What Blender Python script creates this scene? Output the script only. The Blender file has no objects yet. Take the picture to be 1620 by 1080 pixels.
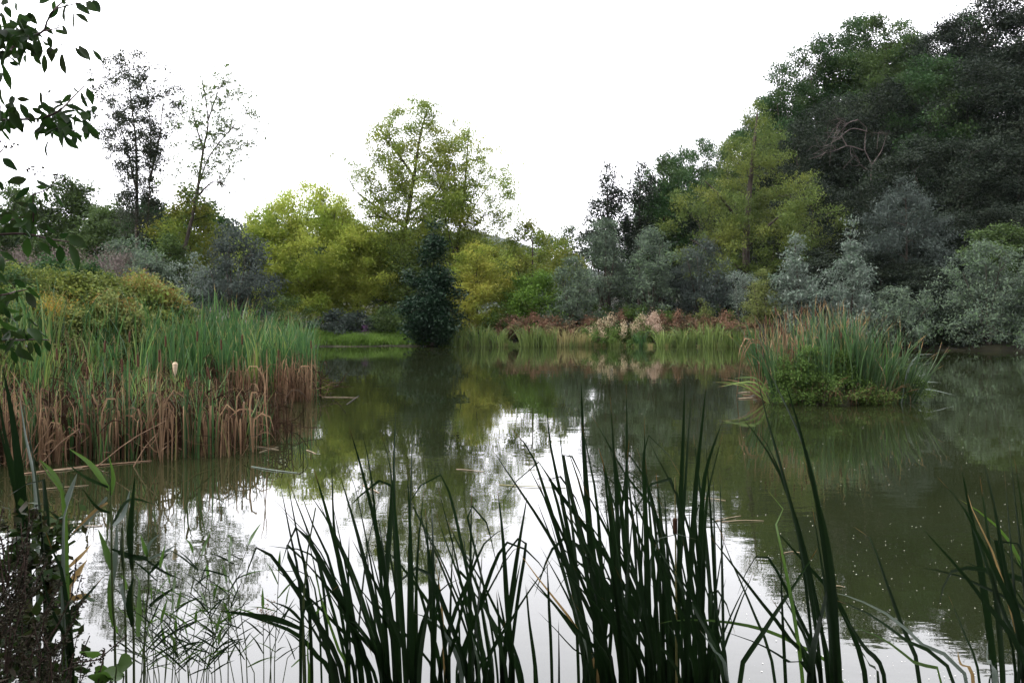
import bpy, math, random
import numpy as np
from mathutils import Vector, Quaternion

random.seed(7)
RNG = np.random.default_rng(11)
S = bpy.context.scene
C = S.collection
F, H, HY = 1403.0, 1.9, 490.0          # focal length in photo pixels, eye height, horizon row
R = math.radians


def P(px, py, Y):
    """a place Y metres away, seen at photo pixel (px, py)"""
    return np.array([(px - 810) / F * Y, Y, H - (py - HY) / F * Y])


def hx(h):
    h = h.lstrip('#')
    v = [int(h[i:i + 2], 16) / 255 for i in (0, 2, 4)]
    return tuple((c / 12.92 if c <= .04045 else ((c + .055) / 1.055) ** 2.4) for c in v) + (1,)


# ------------------------------------------------------------------ materials
def newmat(name):
    m = bpy.data.materials.new(name)
    m.use_nodes = True
    nt = m.node_tree
    nt.nodes.clear()
    out = nt.nodes.new('ShaderNodeOutputMaterial')
    return m, nt, out


def N(nt, t, **kw):
    n = nt.nodes.new(t)
    for k, v in kw.items():
        setattr(n, k, v)
    return n


def ramp(nt, cols):
    r = N(nt, 'ShaderNodeValToRGB')
    els = r.color_ramp.elements
    while len(els) < len(cols):
        els.new(0.5)
    for e, (p, c) in zip(els, cols):
        e.position = p
        e.color = c
    return r


def leafmat(name, c1, c2, c3, trans=.35, rough=.6, spec=.05, back=None, nscale=.5, tip=None):
    """c1..c2 from leaf to leaf, patches towards c3; back = paler underside; tip = colour of blade ends"""
    m, nt, out = newmat(name)
    L = nt.links.new
    geo = N(nt, 'ShaderNodeNewGeometry')
    oi = N(nt, 'ShaderNodeObjectInfo')
    r = ramp(nt, [(0, c1), (1, c2)])
    L(geo.outputs['Random Per Island'], r.inputs[0])
    tc = N(nt, 'ShaderNodeTexCoord')
    no = N(nt, 'ShaderNodeTexNoise')
    no.inputs['Scale'].default_value = nscale
    no.inputs['Detail'].default_value = 2
    L(tc.outputs['Object'], no.inputs['Vector'])
    mr = N(nt, 'ShaderNodeMapRange')
    mr.inputs[1].default_value = .45
    mr.inputs[2].default_value = .65
    L(no.outputs['Fac'], mr.inputs[0])
    mx = N(nt, 'ShaderNodeMix', data_type='RGBA')
    L(mr.outputs[0], mx.inputs[0])
    L(r.outputs[0], mx.inputs[6])
    mx.inputs[7].default_value = c3
    col = mx.outputs[2]
    hs = N(nt, 'ShaderNodeHueSaturation')
    mv = N(nt, 'ShaderNodeMapRange')
    mv.inputs[3].default_value = .85
    mv.inputs[4].default_value = 1.15
    L(oi.outputs['Random'], mv.inputs[0])
    L(mv.outputs[0], hs.inputs['Value'])
    L(col, hs.inputs['Color'])
    col = hs.outputs[0]
    if tip:
        uv = N(nt, 'ShaderNodeUVMap')
        sp = N(nt, 'ShaderNodeSeparateXYZ')
        L(uv.outputs[0], sp.inputs[0])
        ad = N(nt, 'ShaderNodeMath', operation='ADD')
        L(sp.outputs[1], ad.inputs[0])
        mm = N(nt, 'ShaderNodeMath', operation='MULTIPLY')
        L(geo.outputs['Random Per Island'], mm.inputs[0])
        mm.inputs[1].default_value = tip[1]
        L(mm.outputs[0], ad.inputs[1])
        m2 = N(nt, 'ShaderNodeMapRange')
        m2.inputs[1].default_value = 1.0
        m2.inputs[2].default_value = 1.05
        L(ad.outputs[0], m2.inputs[0])
        mt = N(nt, 'ShaderNodeMix', data_type='RGBA')
        L(m2.outputs[0], mt.inputs[0])
        L(col, mt.inputs[6])
        mt.inputs[7].default_value = tip[0]
        col = mt.outputs[2]
    if tip and nscale >= 3:
        wv = N(nt, 'ShaderNodeMath', operation='MULTIPLY')
        L(sp.outputs[0], wv.inputs[0])
        wv.inputs[1].default_value = 44
        sn = N(nt, 'ShaderNodeMath', operation='SINE')
        L(wv.outputs[0], sn.inputs[0])
        m3 = N(nt, 'ShaderNodeMapRange')
        m3.inputs[1].default_value = -1
        m3.inputs[3].default_value = .7
        m3.inputs[4].default_value = 1.25
        L(sn.outputs[0], m3.inputs[0])
        h2 = N(nt, 'ShaderNodeHueSaturation')
        L(m3.outputs[0], h2.inputs['Value'])
        L(col, h2.inputs['Color'])
        col = h2.outputs[0]
    if back:
        mb = N(nt, 'ShaderNodeMix', data_type='RGBA')
        L(geo.outputs['Backfacing'], mb.inputs[0])
        L(col, mb.inputs[6])
        mb.inputs[7].default_value = back
        col = mb.outputs[2]
    pb = N(nt, 'ShaderNodeBsdfPrincipled')
    L(col, pb.inputs['Base Color'])
    pb.inputs['Roughness'].default_value = rough
    pb.inputs['Specular IOR Level'].default_value = spec
    tr = N(nt, 'ShaderNodeBsdfTranslucent')
    L(col, tr.inputs['Color'])
    ms = N(nt, 'ShaderNodeMixShader')
    ms.inputs[0].default_value = trans
    L(pb.outputs[0], ms.inputs[1])
    L(tr.outputs[0], ms.inputs[2])
    L(ms.outputs[0], out.inputs[0])
    return m


def plain(name, c1, c2, scale=6, rough=.8, stretch=(1, 1, 1), bump=0, spec=.2):
    m, nt, out = newmat(name)
    L = nt.links.new
    tc = N(nt, 'ShaderNodeTexCoord')
    mp = N(nt, 'ShaderNodeMapping')
    mp.inputs['Scale'].default_value = stretch
    L(tc.outputs['Object'], mp.inputs[0])
    no = N(nt, 'ShaderNodeTexNoise')
    no.inputs['Scale'].default_value = scale
    no.inputs['Detail'].default_value = 6
    L(mp.outputs[0], no.inputs['Vector'])
    r = ramp(nt, [(.35, c1), (.65, c2)])
    L(no.outputs['Fac'], r.inputs[0])
    pb = N(nt, 'ShaderNodeBsdfPrincipled')
    pb.inputs['Roughness'].default_value = rough
    pb.inputs['Specular IOR Level'].default_value = spec
    L(r.outputs[0], pb.inputs['Base Color'])
    if bump:
        b = N(nt, 'ShaderNodeBump')
        b.inputs['Strength'].default_value = bump
        L(no.outputs['Fac'], b.inputs['Height'])
        L(b.outputs[0], pb.inputs['Normal'])
    L(pb.outputs[0], out.inputs[0])
    return m


def c(r, g, b):
    return (r, g, b, 1)


M = {}
M['bark'] = plain('bark', c(.022, .018, .014), c(.055, .045, .036), 5, .9, (1, 1, .25), .5)
M['bark_pale'] = plain('bark_pale', c(.05, .04, .036), (.11, .088, .08, 1), 4, .9, (1, 1, .25), .4)
M['soil'] = plain('bank_soil', c(.012, .011, .007), c(.03, .03, .015), 1.3, .95, (1, 1, 1), .6)
# tree leaves
M['yellow'] = leafmat('leaf_yellow', c(.21, .27, .045), c(.3, .32, .06), c(.17, .24, .04), .5)
M['gold'] = leafmat('leaf_gold', c(.19, .22, .036), c(.26, .24, .05), c(.14, .2, .036), .5)
M['fresh'] = leafmat('leaf_fresh', c(.085, .13, .025), c(.13, .17, .03), c(.15, .15, .03), .45)
M['sparse'] = leafmat('leaf_sparse', c(.04, .07, .02), c(.07, .1, .025), c(.05, .08, .02), .35)
M['ash'] = leafmat('leaf_open', c(.105, .16, .035), c(.16, .21, .04), c(.18, .2, .04), .55)
M['bright'] = leafmat('leaf_bright', c(.06, .12, .02), c(.1, .17, .03), c(.05, .09, .02), .4)
M['olive'] = leafmat('leaf_olive', c(.06, .095, .026), c(.1, .135, .034), c(.12, .14, .03), .4, nscale=.35)
M['mid'] = leafmat('leaf_mid', c(.035, .06, .022), c(.06, .09, .03), c(.05, .08, .022), .35)
M['hillgreen'] = leafmat('leaf_hill', c(.018, .045, .016), c(.038, .075, .026), c(.034, .056, .018), .3, nscale=.3)
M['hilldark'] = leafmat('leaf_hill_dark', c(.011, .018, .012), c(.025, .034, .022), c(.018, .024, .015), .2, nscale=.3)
M['darkblue'] = leafmat('leaf_holly', c(.008, .021, .011), c(.015, .033, .017), c(.011, .025, .011), .12, .45, .12)
M['twigdark'] = leafmat('leaf_ash', c(.03, .04, .025), c(.05, .06, .035), c(.035, .045, .03), .3)
M['willow'] = leafmat('leaf_willow', c(.045, .072, .042), c(.085, .115, .07), c(.055, .09, .042), .25, .6, .08, c(.085, .11, .085))
M['silver'] = leafmat('leaf_silver', c(.045, .07, .05), c(.1, .13, .1), c(.05, .08, .05), .25, .6, .08, c(.16, .19, .16))
M['willowdark'] = leafmat('leaf_willow_dark', c(.02, .032, .025), c(.038, .05, .042), c(.022, .034, .024), .2, .6, .08, c(.065, .08, .07))
M['limey'] = leafmat('leaf_lime', c(.1, .125, .04), c(.14, .16, .05), c(.09, .12, .035), .35)
M['bramble'] = leafmat('leaf_bramble', c(.06, .09, .02), c(.13, .15, .03), c(.05, .07, .022), .35, nscale=1.2)
M['bramblered'] = leafmat('leaf_bramble_red', c(.09, .12, .025), c(.16, .09, .03), c(.1, .14, .03), .35, nscale=1.5)
M['gorse'] = leafmat('flower_gold', c(.28, .17, .02), c(.2, .14, .03), c(.1, .1, .03), .3, nscale=2)
M['herb'] = leafmat('leaf_herb', c(.04, .075, .018), c(.07, .115, .028), c(.055, .085, .02), .35, nscale=1.5)
M['dock'] = leafmat('seed_dock', c(.1, .058, .036), c(.17, .1, .065), c(.08, .08, .04), .25, .8, .1)
M['pale'] = leafmat('seed_pale', c(.3, .24, .15), c(.42, .35, .24), c(.22, .2, .11), .35, .9, .1)
M['plume'] = leafmat('seed_plume', c(.3, .22, .16), c(.38, .29, .23), c(.24, .18, .12), .3, .9, .1)
M['purple'] = leafmat('flower_purple', c(.16, .06, .18), c(.22, .1, .24), c(.13, .06, .13), .3)
M['mauve'] = leafmat('seed_mauve', c(.1, .075, .075), c(.15, .12, .11), c(.09, .09, .06), .2, .9, .1)
# blades
BR = c(.2, .1, .03)
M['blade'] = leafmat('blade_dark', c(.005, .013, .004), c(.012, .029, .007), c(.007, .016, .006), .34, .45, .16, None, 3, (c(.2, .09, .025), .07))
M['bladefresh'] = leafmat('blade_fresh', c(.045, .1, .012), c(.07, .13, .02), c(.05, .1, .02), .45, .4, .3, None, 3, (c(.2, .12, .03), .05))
M['bladepale'] = leafmat('blade_pale', c(.09, .12, .1), c(.12, .15, .12), c(.1, .13, .1), .25, .35, .45, None, 3, (BR, .05))
M['bladetan'] = leafmat('blade_tan', c(.22, .14, .05), c(.3, .2, .09), c(.2, .15, .05), .35, .6, .2)
M['reed'] = leafmat('reed_green', c(.012, .04, .012), c(.055, .12, .028), c(.024, .068, .02), .25, .45, .3, None, .6, (c(.22, .16, .06), .12))
M['reedpale'] = leafmat('reed_light', c(.05, .1, .022), c(.15, .2, .045), c(.085, .13, .03), .25, .45, .3, None, .6, (c(.25, .18, .07), .15))  # reeds of a lighter, yellower green of their own
M['reedblue'] = leafmat('reed_bluegreen', c(.013, .036, .013), c(.055, .095, .034), c(.028, .062, .02), .25, .45, .3, None, .8, (c(.24, .15, .06), .16))
M['reeddry'] = leafmat('reed_dry', c(.026, .014, .008), c(.22, .145, .085), c(.085, .043, .025), .2, .8, .1, None, 1.6)
M['reeddark'] = leafmat('reed_litter_shade', c(.012, .008, .005), c(.05, .03, .018), c(.022, .013, .008), .1, .9, .05, None, 1.2)  # dead leaf litter, coloured near black to paint shade between the stalks
M['sedge'] = leafmat('sedge', c(.06, .105, .026), c(.15, .2, .055), c(.11, .15, .04), .35, .45, .3, None, 1, (c(.25, .2, .08), .2))
M['sedgestraw'] = leafmat('sedge_straw', c(.2, .18, .07), c(.28, .24, .11), c(.1, .13, .04), .35, .6, .2, None, 1)
M['grass'] = leafmat('bank_grass', c(.1, .19, .035), c(.16, .25, .05), c(.09, .16, .03), .45, .6, .2, None, .8)
M['seedhead'] = plain('cattail_head', c(.03, .014, .008), c(.065, .03, .015), 60, .95)
M['fluff'] = plain('cattail_fluff', c(.3, .23, .15), c(.42, .34, .24), 40, .95)
M['stem'] = plain('reed_stem', c(.1, .1, .035), c(.16, .14, .05), 8, .7)
M['stemdark'] = plain('weed_stem', c(.03, .02, .016), c(.07, .045, .035), 20, .9)
M['capsule'] = leafmat('weed_seed', c(.011, .012, .007), c(.034, .031, .018), c(.018, .017, .009), .1, .9, .1, None, 8)
M['shrubleaf'] = leafmat('dogwood_leaf', c(.009, .026, .006), c(.026, .06, .011), c(.02, .028, .01), .42, .5, .07, None, 6, None)
M['weedleaf'] = leafmat('weed_leaf', c(.012, .028, .007), c(.03, .056, .012), c(.03, .022, .01), .3, .5, .1, None, 8)
M['twig'] = plain('shrub_twig', c(.035, .02, .018), c(.06, .035, .03), 20, .8)
M['drift'] = plain('dead_reed', c(.13, .1, .065), c(.24, .19, .13), 10, .85, (1, 1, 1))
M['driftred'] = plain('dead_reed_brown', c(.09, .055, .035), c(.17, .11, .07), 10, .85, (1, 1, 1))
M['speck'] = plain('floating_speck', c(.5, .48, .42), c(.7, .68, .62), 10, .8)
M['farhill'] = plain('far_hill', c(.01, .018, .01), c(.022, .032, .015), .02, .9)


# ------------------------------------------------------------------ mesh helpers
def mesh(name, V, Q, mat, parent=None, uv=None, smooth=False, mats=None, midx=None, link=True):
    V = np.asarray(V, np.float32).reshape(-1, 3)
    Q = np.asarray(Q, np.int32)
    k = Q.shape[1]
    me = bpy.data.meshes.new(name)
    me.vertices.add(len(V))
    me.vertices.foreach_set('co', V.ravel())
    me.loops.add(Q.size)
    me.loops.foreach_set('vertex_index', Q.ravel())
    me.polygons.add(len(Q))
    me.polygons.foreach_set('loop_start', np.arange(0, Q.size, k, dtype=np.int32))
    if smooth:
        me.polygons.foreach_set('use_smooth', np.ones(len(Q), bool))
    for mm in (mats or [mat]):
        me.materials.append(mm)
    if midx is not None:
        me.polygons.foreach_set('material_index', np.asarray(midx, np.int32))
    if uv is not None:
        u = me.uv_layers.new(name='UVMap')
        u.data.foreach_set('uv', np.asarray(uv, np.float32)[Q.ravel()].ravel())
    me.update(calc_edges=True)
    me.validate()
    o = bpy.data.objects.new(name, me)
    if link:
        C.objects.link(o)
    if parent:
        o.parent = parent
    return o


def tag(o, label=None, cat=None, group=None, kind=None):
    for k, v in (('label', label), ('category', cat), ('group', group), ('kind', kind)):
        if v:
            o[k] = v
    return o


def thing(name, loc, label, cat, group=None, rz=0, sc=None):
    o = bpy.data.objects.new(name, None)
    o.empty_display_size = .2
    C.objects.link(o)
    o.location = loc
    o.rotation_euler = (0, 0, rz)
    if sc is not None:
        o.scale = sc
    return tag(o, label, cat, group)


def dup(root, kids, loc, rz, sc, label, group=None, tilt=(0, 0)):
    r = root.copy()
    C.objects.link(r)
    r.location = loc
    r.rotation_euler = (tilt[0], tilt[1], rz)
    r.scale = sc
    r['label'] = label
    if group:
        r['group'] = group
    for ch in kids:
        d = ch.copy()
        C.objects.link(d)
        d.parent = r
    return r


def nrm(v):
    return v / np.maximum(np.linalg.norm(v, axis=-1, keepdims=True), 1e-9)


def leaves(rng, cen, size, asp=.5, droop=0., up=.55):
    """one diamond leaf for each centre"""
    n = len(cen)
    d = rng.normal(size=(n, 3))
    d[:, 2] = d[:, 2] * .7 - droop
    d = nrm(d)
    q = rng.normal(size=(n, 3)) * up + np.array([0, 0, 1.])
    s = nrm(np.cross(d, q))
    L = (size * rng.uniform(.65, 1.35, n))[:, None]
    W = L * asp
    V = np.empty((n, 4, 3))
    V[:, 0] = cen - d * L * .5
    V[:, 1] = cen + s * W * .5 + d * L * .05
    V[:, 2] = cen + d * L * .5
    V[:, 3] = cen - s * W * .5 + d * L * .05
    return V.reshape(-1, 3), np.arange(4 * n).reshape(-1, 4)


def tubes(p0, p1, r0, r1, n=5):
    p0, p1 = np.asarray(p0), np.asarray(p1)
    t = nrm(p1 - p0)
    a = np.where(np.abs(t[:, 2:3]) < .9, np.array([[0, 0, 1.]]), np.array([[1., 0, 0]]))
    u = nrm(np.cross(t, a))
    v = np.cross(t, u)
    m = len(p0)
    V = np.empty((m, 2, n, 3))
    for k in range(n):
        w = math.cos(2 * math.pi * k / n) * u + math.sin(2 * math.pi * k / n) * v
        V[:, 0, k] = p0 + w * np.asarray(r0)[:, None]
        V[:, 1, k] = p1 + w * np.asarray(r1)[:, None]
    b = (np.arange(m) * 2 * n)[:, None]
    k = np.arange(n)[None]
    k2 = (k + 1) % n
    Q = np.stack([b + k, b + k2, b + n + k2, b + n + k], -1).reshape(-1, 4)
    return V.reshape(-1, 3), Q


def join(parts):
    Vs, Qs, o = [], [], 0
    for V, Q in parts:
        Vs.append(V)
        Qs.append(Q + o)
        o += len(V)
    return np.concatenate(Vs), np.concatenate(Qs)


def catmull(P_, n):
    P_ = np.asarray(P_, float)
    if len(P_) == 2:
        t = np.linspace(0, 1, n)[:, None]
        return P_[0] * (1 - t) + P_[1] * t
    d = np.r_[0, np.cumsum(np.sqrt(np.linalg.norm(np.diff(P_, axis=0), axis=1)) + 1e-6)]
    ext = np.vstack([2 * P_[0] - P_[1], P_, 2 * P_[-1] - P_[-2]])
    out = []
    L = np.r_[0, np.cumsum(np.linalg.norm(np.diff(P_, axis=0), axis=1))]
    for s in np.linspace(0, L[-1], n):
        i = min(max(np.searchsorted(L, s) - 1, 0), len(P_) - 2)
        t = (s - L[i]) / max(L[i + 1] - L[i], 1e-9)
        a, b, cc, e = ext[i], ext[i + 1], ext[i + 2], ext[i + 3]
        out.append(.5 * (2 * b + (cc - a) * t + (2 * a - 5 * b + 4 * cc - e) * t * t + (3 * b - a - 3 * cc + e) * t ** 3))
    return np.array(out)


def tube_path(pts, r0, r1, n=6, k=None):
    pts = np.asarray(pts)
    rr = np.linspace(r0, r1, len(pts))
    return tubes(pts[:-1], pts[1:], rr[:-1], rr[1:], n)


def blade(pts, w, ang=0., fold=.22, n=14, taper=.45, side0=None):
    """pts run from root to tip; a folded ribbon ending in a point"""
    p = catmull(pts, n)
    t = nrm(np.gradient(p, axis=0))
    view = np.array([0, 1., 0]) if side0 is None else side0
    s = nrm(np.cross(t, view[None]))
    nn = np.cross(s, t)
    a = ang + np.linspace(0, .5, n) * math.sin(ang * 7 + w * 400)
    s2 = s * np.cos(a)[:, None] + nn * np.sin(a)[:, None]
    n2 = np.cross(s2, t)
    u = np.linspace(0, 1, n)
    ww = w * np.minimum(1, ((1 - u) / taper)) ** .75 * np.clip(.55 + u * 1.5, 0, 1)
    V = np.empty((n, 3, 3))
    V[:, 0] = p - s2 * ww[:, None] * .5
    V[:, 1] = p + n2 * ww[:, None] * fold
    V[:, 2] = p + s2 * ww[:, None] * .5
    b = (np.arange(n - 1) * 3)[:, None]
    Q = np.concatenate([np.stack([b, b + 1, b + 4, b + 3], -1), np.stack([b + 1, b + 2, b + 5, b + 4], -1)], 1).reshape(-1, 4)
    uv = np.stack([np.tile([0, .5, 1], n), np.repeat(u, 3)], -1)
    return V.reshape(-1, 3), Q, uv


def join3(parts):
    V, Q = join([(a, b) for a, b, _ in parts])
    return V, Q, np.concatenate([u for _, _, u in parts])


# ------------------------------------------------------------------ terrain
POND = np.array([(3, 1.5), (0, 1.7), (-1.4, 2.4), (-2.0, 3.6), (-3.2, 4.8), (-5.5, 6.2), (-9, 7.6), (-13, 9), (-14, 12.5),
                 (-9.0, 14.2), (-7.4, 17), (-6.7, 20), (-7.2, 25), (-8.8, 32), (-10.2, 40), (-11, 45), (-8, 46.3), (-3, 46.6), (0, 46.9),
                 (6, 46.4), (11, 45.8), (14, 44.5), (18, 42.5), (23, 41), (30, 40.5), (40, 37), (46, 22), (34, 6), (15, 1.8)], float)


def poly_sd(x, y):
    """distance to the shoreline, negative in the pond"""
    d2 = np.full(x.shape, 1e18)
    ins = np.zeros(x.shape, bool)
    n = len(POND)
    for i in range(n):
        ax, ay = POND[i]
        bx, by = POND[(i + 1) % n]
        ex, ey = bx - ax, by - ay
        t = np.clip(((x - ax) * ex + (y - ay) * ey) / (ex * ex + ey * ey), 0, 1)
        d2 = np.minimum(d2, (x - ax - t * ex) ** 2 + (y - ay - t * ey) ** 2)
        cr = ((ay > y) != (by > y)) & (x < (bx - ax) * (y - ay) / (by - ay + 1e-12) + ax)
        ins ^= cr
    d = np.sqrt(d2)
    return np.where(ins, -d, d)


def sm(t):
    t = np.clip(t, 0, 1)
    return t * t * (3 - 2 * t)


def ground(x, y):
    x, y = np.atleast_1d(np.asarray(x, float)), np.atleast_1d(np.asarray(y, float))
    sd = poly_sd(x, y)
    sd = sd + .25 * np.sin(x * 1.7 + y * .6) + .2 * np.sin(y * 2.1 - x * .8)
    h = np.where(sd < 0, np.maximum(-.9, sd * .22), .42 * (1 - np.exp(-sd / .7)))
    land = sm(sd / 2)
    h = h + 1.75 * np.exp(-((x + 10.8) / 4.8) ** 2 - ((y - 21) / 6) ** 2) * land
    h = h + .5 * np.exp(-((x + 20) / 7) ** 2 - ((y - 20) / 9) ** 2) * land
    h = h + 19 * sm((x - 7) / 40) * sm((y - 46) / 46) * land
    h = h + 12 * sm((-x - 20) / 50) * sm((y - 60) / 80)
    h = h + .12 * np.sin(x * .9) * np.sin(y * .7 + 1) * land
    return h


def gz(x, y):
    return float(ground(x, y)[0])


def axis_grid(segs):
    out = []
    for a, b, n in segs:
        out.extend(np.linspace(a, b, n, endpoint=False))
    out.append(segs[-1][1])
    return np.array(out)


def build_ground():
    xs = axis_grid([(-1500, -150, 12), (-150, -30, 24), (-30, 30, 150), (30, 150, 40), (150, 1500, 12)])
    ys = axis_grid([(-300, -20, 8), (-20, 0, 16), (0, 50, 130), (50, 130, 50), (130, 2000, 18)])
    X, Y = np.meshgrid(xs, ys)
    Z = ground(X.ravel(), Y.ravel())
    V = np.stack([X.ravel(), Y.ravel(), Z], -1)
    nx, ny = len(xs), len(ys)
    i = (np.arange(ny - 1)[:, None] * nx + np.arange(nx - 1)[None]).ravel()
    Q = np.stack([i, i + 1, i + nx + 1, i + nx], -1)
    tag(mesh('ground', V, Q, M['soil'], smooth=True), kind='structure')


def water_mat():
    m, nt, out = newmat('pond_water')
    L = nt.links.new
    tc = N(nt, 'ShaderNodeTexCoord')

    def nz(scale, st, det=3):
        mp = N(nt, 'ShaderNodeMapping')
        mp.inputs['Scale'].default_value = st
        mp.inputs['Rotation'].default_value = (0, 0, R(8))
        L(tc.outputs['Object'], mp.inputs[0])
        n = N(nt, 'ShaderNodeTexNoise')
        n.inputs['Scale'].default_value = scale
        n.inputs['Detail'].default_value = det
        L(mp.outputs[0], n.inputs['Vector'])
        return n
    a = nz(4.5, (.6, 1, 1))
    b = nz(1.0, (.7, 1, 1))
    # breeze: stronger ripples in loose patches over the middle of the pond
    pz = nz(.11, (1, 1.6, 1), 2)
    mr = N(nt, 'ShaderNodeMapRange')
    mr.inputs[1].default_value = .42
    mr.inputs[2].default_value = .62
    mr.inputs[3].default_value = .06
    mr.inputs[4].default_value = 1.0
    L(pz.outputs['Fac'], mr.inputs[0])
    mu = N(nt, 'ShaderNodeMath', operation='MULTIPLY')
    L(a.outputs['Fac'], mu.inputs[0])
    L(mr.outputs[0], mu.inputs[1])
    ad = N(nt, 'ShaderNodeMath', operation='MULTIPLY_ADD')
    L(b.outputs['Fac'], ad.inputs[0])
    ad.inputs[1].default_value = 1.2
    L(mu.outputs[0], ad.inputs[2])
    bp = N(nt, 'ShaderNodeBump')
    bp.inputs['Strength'].default_value = 1
    bp.inputs['Distance'].default_value = .0021
    L(ad.outputs[0], bp.inputs['Height'])
    pb = N(nt, 'ShaderNodeBsdfPrincipled')
    murk = nz(.25, (1, 1, 1), 4)
    r = ramp(nt, [(.35, c(.008, .0108, .0042)), (.7, c(.0118, .0145, .0054))])
    L(murk.outputs['Fac'], r.inputs[0])
    L(r.outputs[0], pb.inputs['Base Color'])
    pb.inputs['Roughness'].default_value = .02
    pb.inputs['IOR'].default_value = 1.45
    L(bp.outputs[0], pb.inputs['Normal'])
    L(pb.outputs[0], out.inputs[0])
    return m


def build_water():
    V = [(-16, 0, 0), (50, 0, 0), (50, 49, 0), (-16, 49, 0)]
    tag(mesh('water', V, [(0, 1, 2, 3)], water_mat()), kind='structure')


# ------------------------------------------------------------------ trees and shrubs
def skeleton(rng, stems, cl, rtip=.012, z_pen=1.2, sag=.12):
    pos, par, rad, cnt = [], [], [], []
    for st in stems:
        st = np.asarray(st, float)
        L = np.r_[0, np.cumsum(np.linalg.norm(np.diff(st[:, :3], axis=0), axis=1))]
        n = max(3, int(L[-1] / .45))
        cur = catmull(st[:, :3], n)
        rr = np.interp(np.linspace(0, L[-1], n), L, st[:, 3])
        for i in range(n):
            pos.append(cur[i])
            par.append(len(pos) - 2 if i else -1)
            rad.append(rr[i])
            cnt.append(0)
    ns = len(pos)
    pos = np.vstack([np.array(pos), np.zeros((len(cl) * 3, 3))])
    m = ns
    d0 = np.min(np.linalg.norm(cl[:, None] - pos[None, :ns], axis=2), axis=1)
    ends = np.zeros(len(cl), int)
    for ci in np.argsort(d0):
        q = cl[ci]
        dv = pos[:m] - q
        hd = np.hypot(dv[:, 0], dv[:, 1])
        k = int(np.argmin(np.linalg.norm(dv, axis=1) + z_pen * np.maximum(0, dv[:, 2] + .45 * hd)))
        p = pos[k]
        D = np.linalg.norm(q - p)
        prev = k
        for f in (.35, .7, 1.0):
            w = p + (q - p) * f
            if f < 1:
                w = w + rng.normal(size=3) * D * .06 + np.array([0, 0, sag * D * (f - f * f) * 2 * (1 if f < .5 else .3)])
            pos[m] = w
            par.append(prev)
            rad.append(0)
            cnt.append(1 if f == 1 else 0)
            prev = m
            m += 1
        ends[ci] = m - 1
    cnt = np.array(cnt, float)
    for i in range(m - 1, ns - 1, -1):
        cnt[par[i]] += cnt[i]
    rad = np.array(rad)
    for i in range(ns, m):
        r = rtip * math.sqrt(cnt[i])
        rad[i] = min(r, rad[par[i]] * .85)
    return pos[:m], np.array(par), rad, ns, ends


def plant_mesh(rng, stems, cl, per, ls, cr, asp, droop, rtip, flat=.6, z_pen=1.2, twig_leaf=.3, lf_up=.55):
    pos, par, rad, ns, ends = skeleton(rng, stems, cl, rtip, z_pen)
    i = np.array([k for k in range(len(pos)) if par[k] >= 0])
    big = rad[i] > .06
    parts = []
    for sel, sides in ((big, 7), (~big, 4)):
        if sel.any():
            j = i[sel]
            parts.append(tubes(pos[par[j]], pos[j], np.minimum(rad[par[j]], np.maximum(rad[j] * 1.5, rad[j])), rad[j], sides))
    wood = join(parts)
    n1 = max(1, int(per * (1 - twig_leaf)))
    cen = [np.repeat(cl, n1, 0) + rng.normal(size=(len(cl) * n1, 3)) * cr * np.array([1, 1, flat])]
    n2 = per - n1
    if n2 > 0:
        mid = pos[par[ends]]
        t = rng.random((len(cl) * n2, 1))
        cen.append(np.repeat(mid, n2, 0) * (1 - t) + np.repeat(cl, n2, 0) * t + rng.normal(size=(len(cl) * n2, 3)) * cr * .6)
    return wood, leaves(rng, np.concatenate(cen), ls, asp, droop)


PROF = {
    'round': [(0, .55), (.25, .95), (.5, 1), (.8, .7), (1, .15)],
    'dome': [(0, .9), (.3, 1), (.65, .8), (.9, .45), (1, .15)],
    'cone': [(0, .75), (.2, 1), (.6, .55), (1, .05)],
    'vase': [(0, .25), (.35, .7), (.7, 1), (.9, .75), (1, .3)],
    'column': [(0, .6), (.3, 1), (.7, .9), (1, .3)],
    'spread': [(0, .35), (.2, .8), (.45, 1), (.7, .75), (1, .15)],
}


def clusters(rng, n, zb, zt, hw, prof, axis=None, shell=.42, lob=.3):
    pr = PROF[prof] if isinstance(prof, str) else prof
    ts = np.linspace(0, 1, 60)
    w = np.interp(ts, [a for a, _ in pr], [b for _, b in pr])
    t = rng.choice(ts, n, p=(w ** 1.5) / (w ** 1.5).sum()) + rng.normal(size=n) * .015
    t = np.clip(t, 0, 1)
    a = rng.uniform(0, 2 * math.pi, n)
    f = rng.uniform(0, 6.28, 4)
    m = 1 + lob * np.sin(2 * a + f[0] + 5 * t) * .8 + lob * np.sin(3 * a + f[1] - 9 * t) * .7 + lob * .5 * np.sin(5 * a + f[2] + 14 * t)
    r = hw * np.interp(t, ts, w) * m * rng.random(n) ** shell
    x, y = r * np.cos(a), r * np.sin(a)
    z = zb + (zt - zb) * t
    if axis is not None:
        ax = np.asarray(axis)
        x = x + np.interp(z, ax[:, 2], ax[:, 0])
        y = y + np.interp(z, ax[:, 2], ax[:, 1])
    return np.stack([x, y, z], -1)


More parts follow.
